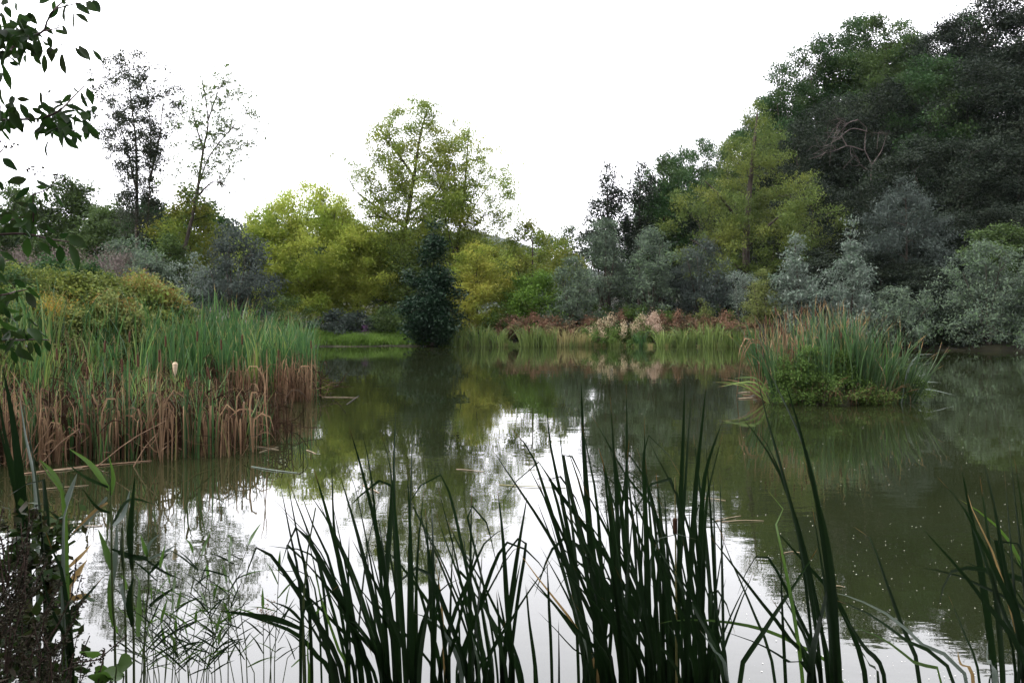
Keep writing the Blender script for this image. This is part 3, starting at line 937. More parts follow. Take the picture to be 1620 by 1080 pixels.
def build_reeds():
    rng = np.random.default_rng(21)
    var = []
    for i in range(5):
        var.append(cattail_variant(rng, 7, 1.75, .12, .042, .2) + ('reed',))        # 0-4
    for i in range(5):
        var.append(dead_variant(rng, 7, 1.25, .13, 1) + ('reeddry',))      # 5-9
    for i in range(3):
        var.append(cattail_variant(rng, 7, 1.5, .16, .036, .25) + ('reedpale',))       # 10-12
    for i in range(4):
        var.append(cattail_variant(rng, 8, 1.8, .12, .042, .2) + ('reedblue',))      # 13-16
    for i in range(3):
        var.append(cattail_variant(rng, 8, .75, .35, .02, .5, .5) + ('reeddry',))   # 17-19
    for i in range(3):
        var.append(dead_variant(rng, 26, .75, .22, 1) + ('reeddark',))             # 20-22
    near = [(-12, 10.9), (-9, 10.9), (-6.3, 10.7), (-5.2, 11.1), (-3.75, 11.4), (-3.35, 12.1), (-3.6, 13.2), (-4.9, 14.6), (-6.3, 16.2), (-8, 15.4), (-13, 14.3)]
    far = [(-6.5, 16.3), (-5.9, 17.7), (-4.9, 18.1), (-4.35, 18.6), (-4.3, 19.6), (-4.8, 21.5), (-5.4, 24), (-6.3, 27), (-7.6, 27), (-7.6, 21), (-9.5, 18), (-9, 15.5)]
    green_n, dry_n, back, dry_f, green_f = [], [], [], [], []
    cand = []
    for _ in range(1500):
        x, y = rng.uniform(-13, -3.2), rng.uniform(10.5, 16.3)
        if inside(near, x, y):
            cand.append((x, y))
    for x, y in cand[:470]:
        if (x - 0) / y < -.75:
            continue
        # distance behind the front edge
        fe = np.interp(x, [-13, -9, -6.3, -5.2, -3.75, -3.3], [10.9, 10.9, 10.7, 11.1, 11.4, 12.2])
        dep = y - fe
        z = min(0, gz(x, y)) * .3
        u = rng.random()
        lo = .82 + .07 * math.sin(x * 2.1)
        if dep < 1.1:
            if u < .42:
                dry_n.append((x, y, z, rng.uniform(.6, 1.02), int(rng.integers(5, 10))))
            else:
                green_n.append((x, y, z, rng.uniform(.55, .95) * lo, int(rng.choice([0, 1, 2, 13, 14, 10]))))
        else:
            s = min(1.0, .76 + dep * .06) * rng.uniform(.7, 1.12) * lo
            back.append((x, y, z, s, int(rng.choice([0, 1, 3, 10, 11, 12, 10, 11])) if u < .76 else int(rng.integers(5, 10))))
    # a denser fringe of dry stalks along the front edge
    for _ in range(45):
        x = rng.uniform(-7.4, -3.4)
        fe = np.interp(x, [-13, -9, -6.3, -5.2, -3.75, -3.3], [10.9, 10.9, 10.7, 11.1, 11.4, 12.2])
        dry_n.append((x, fe + rng.uniform(-.1, .35), -.05, rng.uniform(.5, 1.0), int(rng.integers(5, 10))))
    for _ in range(1500):
        x, y = rng.uniform(-9.5, -4.2), rng.uniform(15.5, 27)
        if not inside(far, x, y):
            continue
        z = max(-.1, min(.5, gz(x, y)))
        edge = (x > -4.7 and y < 20) or y < 17.9
        if edge and rng.random() < .4:
            dry_f.append((x, y, z, rng.uniform(.6, 1.0), int(rng.integers(5, 10))))
        elif len(green_f) < 360:
            hs = np.interp(x, [-9, -7, -5.5, -4.5, -3.9], [1.12, 1.12, 1.12, 1.0, .75]) * rng.uniform(.78, 1.1)
            (green_f).append((x, y, z, hs, int(rng.choice([0, 1, 2, 3, 4, 0, 1, 2, 10]))))
    for _ in range(45):
        t = rng.random()
        x = np.interp(t, [0, .5, 1], [-6.0, -4.9, -4.25])
        y = np.interp(t, [0, .5, 1], [17.5, 18.0, 18.6])
        dry_f.append((x + rng.normal() * .1, y + rng.uniform(-.05, .3), -.05, rng.uniform(.5, .95), int(rng.integers(5, 10))))
    for _ in range(28):
        x = rng.uniform(-7.6, -3.5)
        fe = np.interp(x, [-13, -9, -6.3, -5.2, -3.75, -3.3], [10.9, 10.9, 10.7, 11.1, 11.4, 12.2])
        green_n.append((x, fe + rng.uniform(-.05, .6), -.05, rng.uniform(.5, .8), int(rng.choice([0, 1, 2, 13, 14, 15]))))
    dry_n.sort(key=lambda s: s[1])
    green_n.sort(key=lambda s: s[1])
    stand('dry_cattail', var, dry_n[:100], 'dead brown cattail with bent leaves at the front edge of the left reed bed', 'reed', 'dead cattails fringing the left reed bed')
    stand('cattail_plant', var, green_n[:55], 'short green cattail among the dead ones at the front edge of the left reed bed', 'reed', 'green cattails fringing the left reed bed')
    gf = sorted(green_f, key=lambda s: s[1])
    stand('cattail_plant', var, gf[:45], 'tall dark green cattail at the water end of the left reed bed', 'reed', 'tall green cattails at the end of the left reed bed')
    stand('dry_cattail', var, dry_f[:45], 'dead tan cattail at the foot of the tall green reeds', 'reed', 'dead cattails below the tall green reeds')
    dark = []  # low dark litter added so the gaps in the bed look shaded
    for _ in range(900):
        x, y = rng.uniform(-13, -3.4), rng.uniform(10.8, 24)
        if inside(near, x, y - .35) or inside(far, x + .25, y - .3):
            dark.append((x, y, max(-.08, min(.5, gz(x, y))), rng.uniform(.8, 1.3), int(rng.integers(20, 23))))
    rest = dark[:420] + dry_n[100:] + green_n[55:] + back + gf[45:] + dry_f[45:]
    # the far side of the bed running up onto the bank
    for _ in range(760):
        x, y = rng.uniform(-14, -6.0), rng.uniform(14.2, 18.7)
        if gz(x, y) < .02 or gz(x, y) > 1.0 or y > 17.6 or x / y < -.72:
            continue
        rest.append((x, y, gz(x, y) - .05, rng.uniform(.55, .86), int(rng.choice([10, 11, 12, 10, 0]))))
    stand('reed_bed', var, rest, 'mass of green cattail leaves behind the front edge of the left reed bed', 'reeds', None, False)
    # leaning and fallen dry stalks on the near left
    for i, (a, b) in enumerate([((60, 705), (165, 640)), ((40, 690), (110, 630)), ((150, 700), (330, 620)), ((30, 715), (75, 640)), ((210, 715), (275, 650))]):
        p, q = P(a[0], a[1], 10.75), P(b[0], b[1], 10.95)
        p[2] = -.02
        q = p + (q - p) * .62
        V, Q = tube_path(catmull([p, (p + q) / 2 + np.array([0, 0, .05]), q], 6) - p, .008, .004, 5)
        o = mesh('fallen_stalk', V, Q, M['driftred'], smooth=True)
        o.location = p
        tag(o, 'pale broken reed stalk leaning at the left front of the dead reeds', 'stalk', 'broken stalks leaning in the reed bed')
    # heads
    heads = [(193, 578, 11.2), (218, 570, 11.6), (252, 563, 11.7), (330, 590, 11.5), (297, 606, 11.4), (166, 548, 12.2), (350, 545, 14), (138, 590, 11.4), (205, 533, 13), (383, 537, 15), (312, 532, 14.2),
             (492, 545, 18.6), (440, 560, 18.2), (262, 540, 13.4), (90, 560, 12)]
    for i, (px, py, Y) in enumerate(heads):
        if i == 4:
            lab, g = 'cattail stalk with the lower tilted brown head among dead reeds', None
        elif i == 3:
            lab, g = 'cattail stalk with the upper tilted brown head among dead reeds', None
        elif i == 11:
            lab, g = 'cattail stalk with a dark head at the water tip of the reed bed', None
        else:
            lab, g = 'upright cattail stalk with a dark brown head in the left reed bed', 'cattail heads in the left reed bed'
        cattail_stalk(px, py, Y, 0, lab, g, tilt=(-.25 if i in (3, 4) else rng.normal() * .03))
    cattail_stalk(277, 583, 11.2, 0, 'cattail stalk whose head has burst into cream fluff', None, True)

    # ---- islet
    n = 40
    a = np.linspace(0, 2 * math.pi, n, endpoint=False)
    cx, cy = 6.68, 18.9
    rings = []
    for f, z in ((1.25, -.6), (1.0, -.06), (.8, .12), (.4, .2), (0.01, .22)):
        rr = f * (1 + .12 * np.sin(3 * a) + .08 * np.sin(7 * a + 1))
        rings.append(np.stack([cx + 1.45 * rr * np.cos(a), cy + 1.15 * rr * np.sin(a), np.full(n, z) + .03 * np.sin(5 * a) * f], -1))
    V = np.concatenate(rings)
    Q = [(r * n + i, r * n + (i + 1) % n, (r + 1) * n + (i + 1) % n, (r + 1) * n + i) for r in range(4) for i in range(n)]
    tag(mesh('islet_ground', V, Q, M['soil'], smooth=True), kind='structure')
    spots, dry = [], []
    while len(spots) < 85:
        u, v = rng.uniform(-1, 1), rng.uniform(-1, 1)
        if u * u + v * v > 1:
            continue
        s = (1.1 - .2 * abs(u) + .06 * rng.normal()) * (1 if u < .3 else .95)
        spots.append((cx + u * 1.38, cy + v * 1.08, .05, s, int(rng.integers(13, 17)) if rng.random() < .8 else int(rng.integers(0, 4))))
    stand('cattail_plant', var, spots, 'blue-green cattail growing on the small islet', 'reed', 'cattails on the islet', fan=(cx, cy, 1.45, .2))
    for _ in range(40):
        b = rng.uniform(math.pi, 2 * math.pi)
        dry.append((cx + 1.45 * math.cos(b), cy + 1.1 * math.sin(b), 0, rng.uniform(.6, 1.0), int(rng.integers(17, 20))))
    stand('dry_cattail', var, dry, 'bent dead cattail at the water edge of the islet', 'reed', 'dead cattails around the islet', fan=(cx, cy, 1.45, .5))
    for _ in range(9):
        dry.append(0)
    dd = []
    fr = [(cx + u, cy - .98 + .1 * u * u, 0, rng.uniform(.62, .9), int(rng.integers(13, 17))) for u in rng.uniform(-1.4, 1.5, 26)]
    stand('cattail_plant', var, fr, 'shorter blue-green cattail at the front water edge of the islet', 'reed', 'short cattails at the front of the islet', fan=(cx, cy, 1.45, .3))
    for _ in range(20):
        dd.append((cx + rng.uniform(-1.4, .6), cy + rng.uniform(-.6, .6), .1, rng.uniform(1.15, 1.4), int(rng.integers(5, 10))))
    stand('dry_cattail', var, dd, 'tall tan dead cattail standing among the islet reeds', 'reed', 'tall dead cattails on the islet')
    # arching blades on either side of the islet
    arch = [((1425, 612), (1440, 575), (1475, 563)), ((1425, 605), (1445, 568), (1480, 560)), ((1430, 615), (1450, 585), (1478, 572)), ((1425, 620), (1445, 600), (1470, 590)), ((1420, 610), (1438, 580), (1465, 575)),
            ((1425, 625), (1460, 616), (1512, 625)), ((1430, 622), (1450, 606), (1490, 605)), ((1220, 622), (1195, 605), (1135, 612)), ((1220, 620), (1190, 610), (1130, 604)), ((1222, 625), (1180, 612), (1142, 606)), ((1225, 618), (1200, 600), (1160, 598))]
    for side, lst in ((0, arch[:7]), (1, arch[7:])):
        b0 = P(lst[0][0][0], 640, 17.9)
        parts = []
        for i, l in enumerate(lst):
            pts = [P(px, py, 18.0 + .12 * i) - b0 for px, py in l]
            pts[0][2] = -.05 + b0[2]
            parts.append(blade(pts, .03, rng.normal() * .4, .15, 10))
        V, Q, uv = join3(parts)
        o = mesh('reed_tuft', V, Q, M['bladepale' if side == 0 else 'sedge'], uv=uv)
        o.location = b0
        tag(o, ('pale reed tuft arching over the water on the open right side of the islet' if side == 0 else 'low reed tuft drooping over driftwood beside the islet'), 'reeds')
    herbs = [(1275, 17.95, 545, 605, 26, 'leafy green herb clump at the front left of the islet reeds'), (1335, 18.0, 552, 605, 18, 'leafy green herb clump at the middle of the islet'),
             (1300, 17.75, 592, 640, 52, 'low dark green herb mat trailing to the water below the islet reeds'), (1432, 18.2, 570, 636, 26, 'leafy herb clump at the right end of the islet'),
             (1240, 17.9, 560, 638, 24, 'small herb clump at the left end of the islet'), (1370, 17.85, 598, 640, 32, 'low herb clump in front of the islet dead reeds')]
    for px, Y, top, bot, hw, lab in herbs:
        tree('green_herb', lab, 'herb', px, Y, top, bot, hw, 'herb', 'dome', 60, 55, .04, .11, stems=6, shell=.8, lob=.5, tr=.01, rtip=.002, group='herbs on the islet', base_z=.08, asp=.45, part='stems')
    ih = [(1212, 506, 18.3), (1218, 510, 18.1), (1227, 492, 18.5), (1236, 523, 17.9), (1244, 500, 18.6), (1275, 514, 18.2), (1268, 491, 18.9), (1331, 529, 18), (1328, 525, 18.4), (1290, 495, 18.8), (1222, 520, 18), (1256, 497, 18.4)]
    for i, (px, py, Y) in enumerate(ih):
        cattail_stalk(px, py, Y, 0, 'cattail stalk with a dark brown head among the islet reeds', 'cattail heads on the islet', tilt=(-.1 if px < 1250 else rng.normal() * .03))


# ------------------------------------------------------------------ far bank
def sedge_variant(rng, n, h, arch, w, base=.15):
    parts = []
    for _ in range(n):
        a = rng.uniform(0, 6.28)
        r0 = base * rng.random() ** .5
        bx, by = r0 * math.cos(a), r0 * math.sin(a)
        a += rng.normal() * .7
        dx, dy = math.cos(a), math.sin(a)
        L = h * rng.uniform(.45, 1.08)
        o = abs(rng.normal()) * .3 * (.4 + arch) * L
        dr = L * arch * rng.random() ** 2 * .35
        pts = [(bx, by, -.1), (bx + dx * o * .3, by + dy * o * .3, L * .5), (bx + dx * o * .7, by + dy * o * .7, L * .88), (bx + dx * o * 1.2, by + dy * o * 1.2, L - dr)]
        th = rng.uniform(0, 6.28)
        parts.append(blade(pts, w * rng.uniform(.5, 1.2), rng.normal() * .5, .15, 7, .5, np.array([math.cos(th), math.sin(th), .05])))
    return join3(parts)


def weed_patch(name, label, cat, px, Y, top, bot, hw, mat, n, per, ls, group=None, asp=.4):
    tree(name, label, cat, px, Y, top - 6, bot, hw, mat, 'dome', n, per, ls, .14, stems=7, tr=.015, rtip=.003, group=group, asp=asp, droop=-.6, flat=1.3, lob=.4, part='stems')


def build_far_bank():
    rng = np.random.default_rng(33)
    cl = [(724, 516, 24, .5, 'sedge', 'green iris clump just right of the holly'), (758, 514, 26, .5, 'sedge', 'dark green iris clump second from the holly'), (790, 522, 20, .7, 'sedge', 'small green sedge clump below the golden tree'),
          (838, 516, 26, .6, 'sedge', 'pale green iris clump below the left end of the docks'), (868, 520, 20, .5, 'sedge', 'dark sedge clump beside the straw-coloured sedge'), (898, 518, 30, .9, 'sedgestraw', 'straw-coloured sedge clump arching over the water'),
          (925, 528, 18, .9, 'sedgestraw', 'small straw-coloured sedge beside the pale seed heads'), (1012, 528, 16, .3, 'reed', 'dark upright iris below the pale plume'), (1050, 524, 20, .7, 'sedge', 'green sedge right of the pale plume'),
          (1085, 520, 22, .8, 'sedge', 'green sedge left of the largest arching sedge'), (1122, 508, 36, 1.0, 'sedge', 'largest arching green sedge on the far bank'), (1160, 522, 22, .6, 'sedge', 'green sedge right of the largest arching one'),
          (1188, 520, 20, .5, 'sedge', 'green iris nearest the reed islet on the far bank'), (705, 524, 16, .6, 'sedge', 'small sedge at the holly foot'), (970, 536, 22, .6, 'sedge', 'low sedge below the pale seed heads')]
    for px, top, hw, arch, mat, lab in cl:
        Y = 46.2 if px < 1000 else 45.6
        x = (px - 810) / F * Y
        h = (H - (top - 4 - HY) / F * Y)
        arch = min(1, arch * 1.5)
        V, Q, uv = sedge_variant(rng, 130, h, arch, .045, hw / F * Y * .6)
        o = mesh('sedge_clump', V, Q, M[mat], uv=uv)
        o.location = (x, Y, max(0, gz(x, Y)) * .5)
        tag(o, lab, 'sedge', 'sedge clumps along the far bank')
    vs = [sedge_variant(rng, 60, h, a, .04, .3) + (m,) for h, a, m in ((.6, .35, 'sedge'), (.8, .3, 'sedge'), (.5, .5, 'sedge'), (.7, .25, 'reedpale'), (.5, .6, 'sedgestraw'))]
    sp = []
    for px in np.arange(700, 1215, 9):
        Y = (46.3 if px < 1000 else 45.5) + rng.uniform(0, .5)
        if math.sin(px * .043) + .6 * math.sin(px * .11 + 1) > .45:
            continue
        px += rng.uniform(-12, 12)
        sp.append(((px - 810) / F * Y, Y, .0, rng.uniform(.28, .62), int(rng.choice([0, 0, 1, 1, 2, 3, 4]))))
    for px in np.arange(696, 1216, 6.5):
        Y = (46.15 if px < 1000 else 45.35) + rng.uniform(-.1, .35)
        sp.append(((px - 810) / F * Y, Y, .0, rng.uniform(.25, .5), int(rng.choice([0, 1, 2, 4]))))
    stand('sedge_clump', vs, sp, 'low sedge tuft filling the water line of the far bank', 'sedge', 'low sedge tufts along the far water line')
    W = weed_patch
    for px, Y, top, bot, hw, lab in [(845, 48, 503, 530, 48, 'reddish dock patch below the bright green bush'), (905, 48.2, 506, 530, 36, 'reddish dock patch below the small grey willow'), (1078, 48, 500, 530, 34, 'reddish dock patch below the dark willow'),
                                      (1150, 47.5, 502, 530, 46, 'reddish dock patch left of the lime-green bush'), (985, 49, 502, 525, 40, 'reddish dock patch behind the pale seed heads'), (1195, 47, 506, 530, 26, 'small reddish dock patch at the foot of the lime-green bush'),
                                      (812, 48, 508, 530, 26, 'reddish dock patch below the golden tree'), (875, 47.6, 508, 530, 26, 'reddish dock patch behind the straw-coloured sedge'), (1045, 47.8, 506, 530, 24, 'reddish dock patch just right of the plume'), (1115, 47.6, 505, 530, 26, 'reddish dock patch behind the largest arching sedge'), (935, 47.8, 508, 530, 22, 'reddish dock patch left of the pale seed heads')]:
        W('dock_patch', lab, 'weeds', px, Y, top, bot, hw, 'dock', 60, 70, .1, 'reddish docks on the far bank')
    for px, Y, top, bot, hw, lab in [(945, 46.8, 510, 540, 16, 'pale fluffy seed heads nearest the straw sedge'), (968, 46.9, 503, 540, 16, 'tallest pale fluffy seed heads of the left group'), (996, 46.8, 506, 540, 20, 'pale fluffy seed heads in the middle of the group'),
                                      (1016, 46.9, 505, 540, 14, 'pale fluffy seed heads just left of the plume')]:
        W('seed_plant', lab, 'weeds', px, Y, top, bot, hw, 'pale', 26, 50, .07, 'plants gone to pale seed', .5)
    W('plume_plant', 'tall pinkish feathery plume on the far bank', 'plant', 1032, 46.6, 494, 536, 10, 'plume', 40, 60, .07, None, .4)
    for px, Y, top, bot, hw, lab in [(955, 47, 522, 547, 40, 'leafy green weeds below the pale seed heads'), (1010, 46.6, 525, 547, 34, 'leafy green weeds below the plume'), (800, 48.5, 496, 535, 44, 'leafy green weeds below the golden tree'),
                                     (1040, 49, 490, 525, 50, 'leafy weeds below the feathery willow'), (960, 50, 488, 520, 60, 'leafy weeds below the tall grey willow'), (880, 50, 486, 520, 50, 'leafy weeds below the small grey willow'), (1130, 49, 492, 525, 50, 'leafy weeds below the dark willow')]:
        W('leafy_weeds', lab, 'weeds', px, Y, top, bot, hw, 'herb', 60, 80, .09, 'leafy weeds on the far bank', .5)
    W('loosestrife', 'purple loosestrife spike on the grassy bank', 'flower', 577, 46.9, 520, 536, 3.5, 'purple', 9, 24, .04, None, .5)
    # grass bank
    pts = []
    nb = 40000
    x = rng.uniform(-14, -3.6, nb)
    y = rng.uniform(45.9, 53, nb)
    z = ground(x, y)
    k = z > .04
    x, y, z = x[k], y[k], z[k]
    n = len(x)
    h = rng.uniform(.2, .5, n) + .1 * np.sin(x * 1.3) * np.sin(y)
    th = rng.uniform(0, 6.28, n)
    d = np.stack([np.cos(th), np.sin(th), np.zeros(n)], -1)
    b = np.stack([x, y, z - .03], -1)
    tp = b + d * (h * .5)[:, None] + np.array([0, 0, 1]) * h[:, None]
    s = np.stack([-np.sin(th), np.cos(th), np.zeros(n)], -1) * .02
    md = b * .45 + tp * .55 + np.array([0, 0, 1]) * (h * .12)[:, None]
    V = np.stack([b - s, b + s, md + s * .8, tp, md - s * .8], 1).reshape(-1, 3)
    Q = np.stack([np.arange(0, 5 * n, 5) + i for i in range(5)], -1)
    tag(mesh('bank_grass', V, Q, M['grass']), 'short green grass on the far bank left of the holly', 'grass', None, 'stuff')
    # undergrowth that hides the ground below the woods
    cen = []
    for x0, x1, y0, y1, m in ((4, 34, 46, 60, 26000), (-20, 6, 47.5, 58, 16000), (-30, -8, 24, 60, 14000), (18, 60, 40, 66, 20000)):
        xx, yy = rng.uniform(x0, x1, m), rng.uniform(y0, y1, m)
        zz = ground(xx, yy)
        k = (zz > -.02) & ~((xx < -3.4) & (yy < 51) & (yy > 45))
        cen.append(np.stack([xx, yy, zz + rng.random(m) ** 2 * .9], -1)[k])
    tag(mesh('undergrowth', *leaves(rng, np.concatenate(cen), .16, .5), M['hillgreen']), 'dark leafy undergrowth on the banks beneath the trees', 'undergrowth', None, 'stuff')


def build_left_bank():
    rng = np.random.default_rng(64)
    protos = []
    for v in range(6):
        r = np.random.default_rng(500 + v)
        st = [[(0, 0, 0, .01), (a * .3, b * .3, .4, .006), (a * .5, b * .5, .6, .003)] for a, b in r.normal(size=(6, 2)) * .8]
        cl = clusters(r, 42, .1, .85, .62, 'dome', None, .7, .5)
        protos.append(plant_mesh(r, st, cl, 62, .085, .13, .6, .2, .003, .8))
    roots = {}
    mats = ('bramble', 'bramblered', 'mid', 'limey', 'herb', 'hillgreen')
    labs = ('green bramble growing on the slope of the left bank', 'bramble with yellow and red leaves on the slope of the left bank', 'dark green bramble thicket on the slope of the left bank', 'yellow-green leafy weed on the slope of the left bank',
            'fresh green leafy weed on the slope of the left bank', 'deep green thicket on the slope of the left bank')
    for _ in range(190):
        Y = rng.uniform(16.2, 23.5)
        px = rng.uniform(-70, 285)
        x = (px - 810) / F * Y
        if gz(x, Y) < .25:
            continue
        u = rng.random()
        near = Y < 18.5
        v = (1 if u < .25 else 3 if u < .6 else 0) if 165 < px < 260 and u < .85 and not near else (4 if u < .4 else 3 if u < .6 else 0 if u < .85 else 5) if near else (0 if u < .45 else 2 if u < .7 else 5 if u < .85 else 3)
        sx, sz = rng.uniform(.6, 1.15), rng.uniform(.5, 1.1) * (.75 if near else 1)
        loc = (x, Y, gz(x, Y) - .08)
        if v not in roots:
            t = thing('bramble_bush', loc, labs[v], 'bush', labs[v].replace(' on the slope', 's on the slope'), rng.uniform(0, 6.28), (sx, sx, sz))
            roots[v] = (t, [mesh('stems', *protos[v][0], M['bark'], t), mesh('crown', *protos[v][1], M[mats[v]], t)])
        else:
            dup(*roots[v], loc, rng.uniform(0, 6.28), (sx, sx, sz), labs[v])
    weed_patch('goldenrod', 'orange-yellow flowering weeds among the brambles', 'flower', 92, 16.6, 472, 495, 26, 'gorse', 22, 40, .03, None)
    for px, hw, lab in ((30, 40, 'dry mauve weeds behind the brambles near the left edge'), (100, 45, 'dry mauve weeds behind the middle of the brambles'), (175, 45, 'dry mauve weeds behind the right end of the brambles')):
        weed_patch('dry_weeds', lab, 'weeds', px, 24, 402, 440, hw, 'mauve', 60, 60, .045, 'dry mauve weeds behind the brambles')


# ------------------------------------------------------------------ foreground
def z7(x, y):
    return (420 + x / 2.25, 600 + y / 2.25)


def z8(x, y):
    return (800 + x / 2.25, 600 + y / 2.25)


def z9(x, y):
    return (1120 + x / 2.4545, 640 + y / 2.4545)


def trace(lst, conv=None):
    out = []
    for e in lst:
        w, m = e[0], e[1]
        pts = [conv(*p) if conv else p for p in e[2:]]
        out.append((w, m, pts))
    return out


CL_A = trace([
    (11, 'blade', (48, 350), (90, 560), (120, 720), (140, 1080)), (10, 'blade', (75, 345), (115, 560), (148, 720), (165, 1080)),
    (6, 'blade', (5, 400), (90, 490), (165, 572), (230, 680), (300, 900)), (9, 'blade', (120, 390), (170, 520), (240, 690), (300, 1080)),
    (14, 'blade', (170, 310), (220, 480), (275, 700), (345, 1080)), (15, 'blade', (295, 160), (345, 330), (400, 560), (450, 860), (475, 1080)),
    (9, 'blade', (345, 195), (375, 340), (410, 700), (440, 1080)), (6, 'blade', (405, 175), (430, 250), (455, 400), (480, 800)),
    (14, 'blade', (465, 90), (457, 300), (462, 600), (480, 1080)), (15, 'blade', (443, 290), (470, 600), (500, 1080)), (9, 'blade', (523, 155), (520, 300), (512, 600), (505, 1080)),
    (15, 'blade', (505, 330), (517, 620), (520, 1080)), (10, 'blade', (235, 290), (247, 560), (290, 800), (340, 1080)), (15, 'blade', (265, 340), (330, 560), (400, 850), (440, 1080)),
    (9, 'blade', (255, 255), (305, 340), (345, 500), (400, 800), (430, 1080)), (11, 'blade', (152, 400), (230, 520), (330, 740), (420, 1080)), (9, 'blade', (430, 335), (390, 480), (360, 620), (330, 900), (320, 1080)),
    (8, 'blade', (565, 385), (555, 480), (540, 650), (530, 1080)), (11, 'blade', (590, 430), (597, 640), (597, 1080)), (8, 'blade', (582, 540), (600, 760), (590, 1080)),
    (13, 'blade', (605, 470), (650, 600), (715, 780), (790, 1080)), (11, 'blade', (760, 530), (730, 680), (680, 900), (640, 1080)), (14, 'blade', (880, 515), (800, 560), (765, 610), (715, 730), (660, 870), (620, 1080)),
    (15, 'blade', (825, 385), (845, 560), (860, 800), (880, 1080)), (7, 'blade', (910, 590), (868, 625), (790, 760), (700, 960), (680, 1080)), (10, 'blade', (925, 725), (940, 870), (965, 1080)),
    (11, 'blade', (1000, 630), (1010, 800), (1020, 1080)), (8, 'blade', (1043, 850), (1045, 1080)), (8, 'blade', (700, 545), (715, 640), (735, 1000), (740, 1080)), (8, 'blade', (670, 530), (662, 700), (655, 1080)),
    (8, 'blade', (831, 620), (770, 770), (700, 1080)), (10, 'blade', (772, 600), (765, 720), (735, 1080)), (9, 'blade', (270, 725), (190, 790), (130, 840), (125, 1080)),
    (11, 'blade', (-145, 815), (0, 860), (110, 905), (180, 980), (240, 1080)), (13, 'blade', (345, 580), (430, 610), (520, 710), (640, 890), (720, 1080)), (11, 'bladepale', (515, 828), (590, 855), (655, 930), (700, 1080)),
    (10, 'blade', (860, 850), (790, 990), (750, 1080)), (10, 'blade', (550, 570), (540, 720), (540, 1080)), (9, 'bladefresh', (155, 870), (150, 980), (155, 1080)), (8, 'bladefresh', (170, 665), (205, 800), (260, 960), (300, 1080)),
    (10, 'blade', (625, 640), (610, 800), (600, 1080)), (9, 'blade', (350, 500), (370, 700), (410, 1080)), (8, 'blade', (0, 590), (70, 600), (150, 615), (200, 700), (230, 1080)), (6, 'blade', (0, 672), (80, 685), (150, 690), (185, 800), (200, 1080)),
    (10, 'blade', (620, 800), (700, 700), (640, 900), (560, 1080))][:-1] + [(10, 'blade', (700, 705), (620, 750), (560, 860), (530, 1080)), (12, 'blade', (400, 480), (430, 700), (460, 1080)), (9, 'bladetan', (605, 660), (625, 780), (640, 1080))], z7)
CL_B = trace([
    (14, 'blade', (15, 170), (90, 260), (140, 400), (200, 600), (250, 800), (290, 1080)), (11, 'blade', (147, 85), (157, 220), (200, 430), (250, 700), (300, 1080)), (10, 'blade', (183, 130), (205, 300), (240, 550), (280, 1080)),
    (11, 'blade', (215, 235), (265, 380), (310, 600), (340, 1080)), (20, 'blade', (268, 0), (275, 190), (288, 400), (310, 700), (330, 1080)), (12, 'blade', (268, 150), (300, 300), (330, 500), (360, 1080)),
    (8, 'blade', (330, 115), (350, 190), (395, 330), (430, 600), (460, 1080)), (8, 'blade', (305, 125), (365, 230), (440, 360), (540, 490), (620, 800)), (15, 'blade', (372, 55), (385, 270), (398, 500), (410, 1080)),
    (13, 'blade', (428, 10), (432, 200), (430, 500), (440, 1080)), (8, 'blade', (425, 110), (432, 300), (460, 600), (480, 1080)), (19, 'blade', (330, 240), (370, 400), (400, 700), (440, 1080)), (9, 'blade', (245, 260), (330, 320), (460, 450), (560, 700)),
    (11, 'blade', (495, 125), (495, 330), (505, 600), (520, 1080)), (9, 'blade', (500, 195), (545, 290), (620, 440), (680, 700)), (9, 'blade', (390, 205), (470, 310), (520, 420), (560, 700)), (15, 'blade', (637, 0), (632, 200), (622, 480), (610, 1080)),
    (9, 'blade', (663, 25), (650, 200), (635, 450), (600, 1080)), (15, 'blade', (715, 10), (695, 200), (672, 450), (640, 1080)), (16, 'blade', (775, 140), (722, 290), (700, 420), (690, 700), (665, 1080)), (12, 'blade', (776, 180), (737, 330), (710, 500), (690, 1080)),
    (14, 'blade', (155, 560), (225, 620), (390, 770), (500, 900), (570, 1080)), (20, 'blade', (535, 330), (552, 500), (572, 800), (590, 1080)), (13, 'blade', (465, 240), (500, 350), (540, 600), (560, 1080)), (13, 'blade', (705, 480), (706, 700), (690, 1080)),
    (12, 'blade', (715, 540), (800, 650), (900, 780), (1000, 910), (1090, 1080)), (10, 'blade', (760, 530), (800, 640), (870, 800), (960, 1080)), (9, 'bladefresh', (525, 873), (620, 855), (760, 860), (880, 880), (1000, 925), (1200, 1080)),
    (10, 'blade', (760, 890), (900, 940), (1000, 1000), (1090, 1080)), (8, 'blade', (787, 700), (760, 810), (720, 1080)), (9, 'blade', (610, 680), (650, 850), (660, 1080)), (12, 'blade', (270, 600), (360, 720), (470, 900), (540, 1080)),
    (11, 'blade', (255, 490), (320, 540), (380, 700), (420, 1080)), (8, 'bladepale', (690, 572), (630, 552), (560, 558), (520, 640), (500, 1080)), (9, 'bladetan', (45, 610), (110, 700), (190, 800), (260, 900), (330, 1080)), (11, 'blade', (75, 730), (85, 870), (105, 1080)),
    (10, 'blade', (148, 635), (152, 800), (165, 1080)), (12, 'bladepale', (690, 890), (740, 960), (790, 1080)), (12, 'blade', (565, 390), (575, 600), (600, 1080)), (14, 'blade', (440, 380), (470, 620), (520, 1080)), (12, 'blade', (300, 480), (325, 700), (350, 1080)),
    (10, 'blade', (650, 400), (655, 600), (640, 1080)), (14, 'blade', (600, 520), (625, 700), (650, 1080)), (10, 'blade', (490, 440), (480, 700), (450, 1080)), (9, 'blade', (235, 460), (245, 700), (260, 1080))], z8)
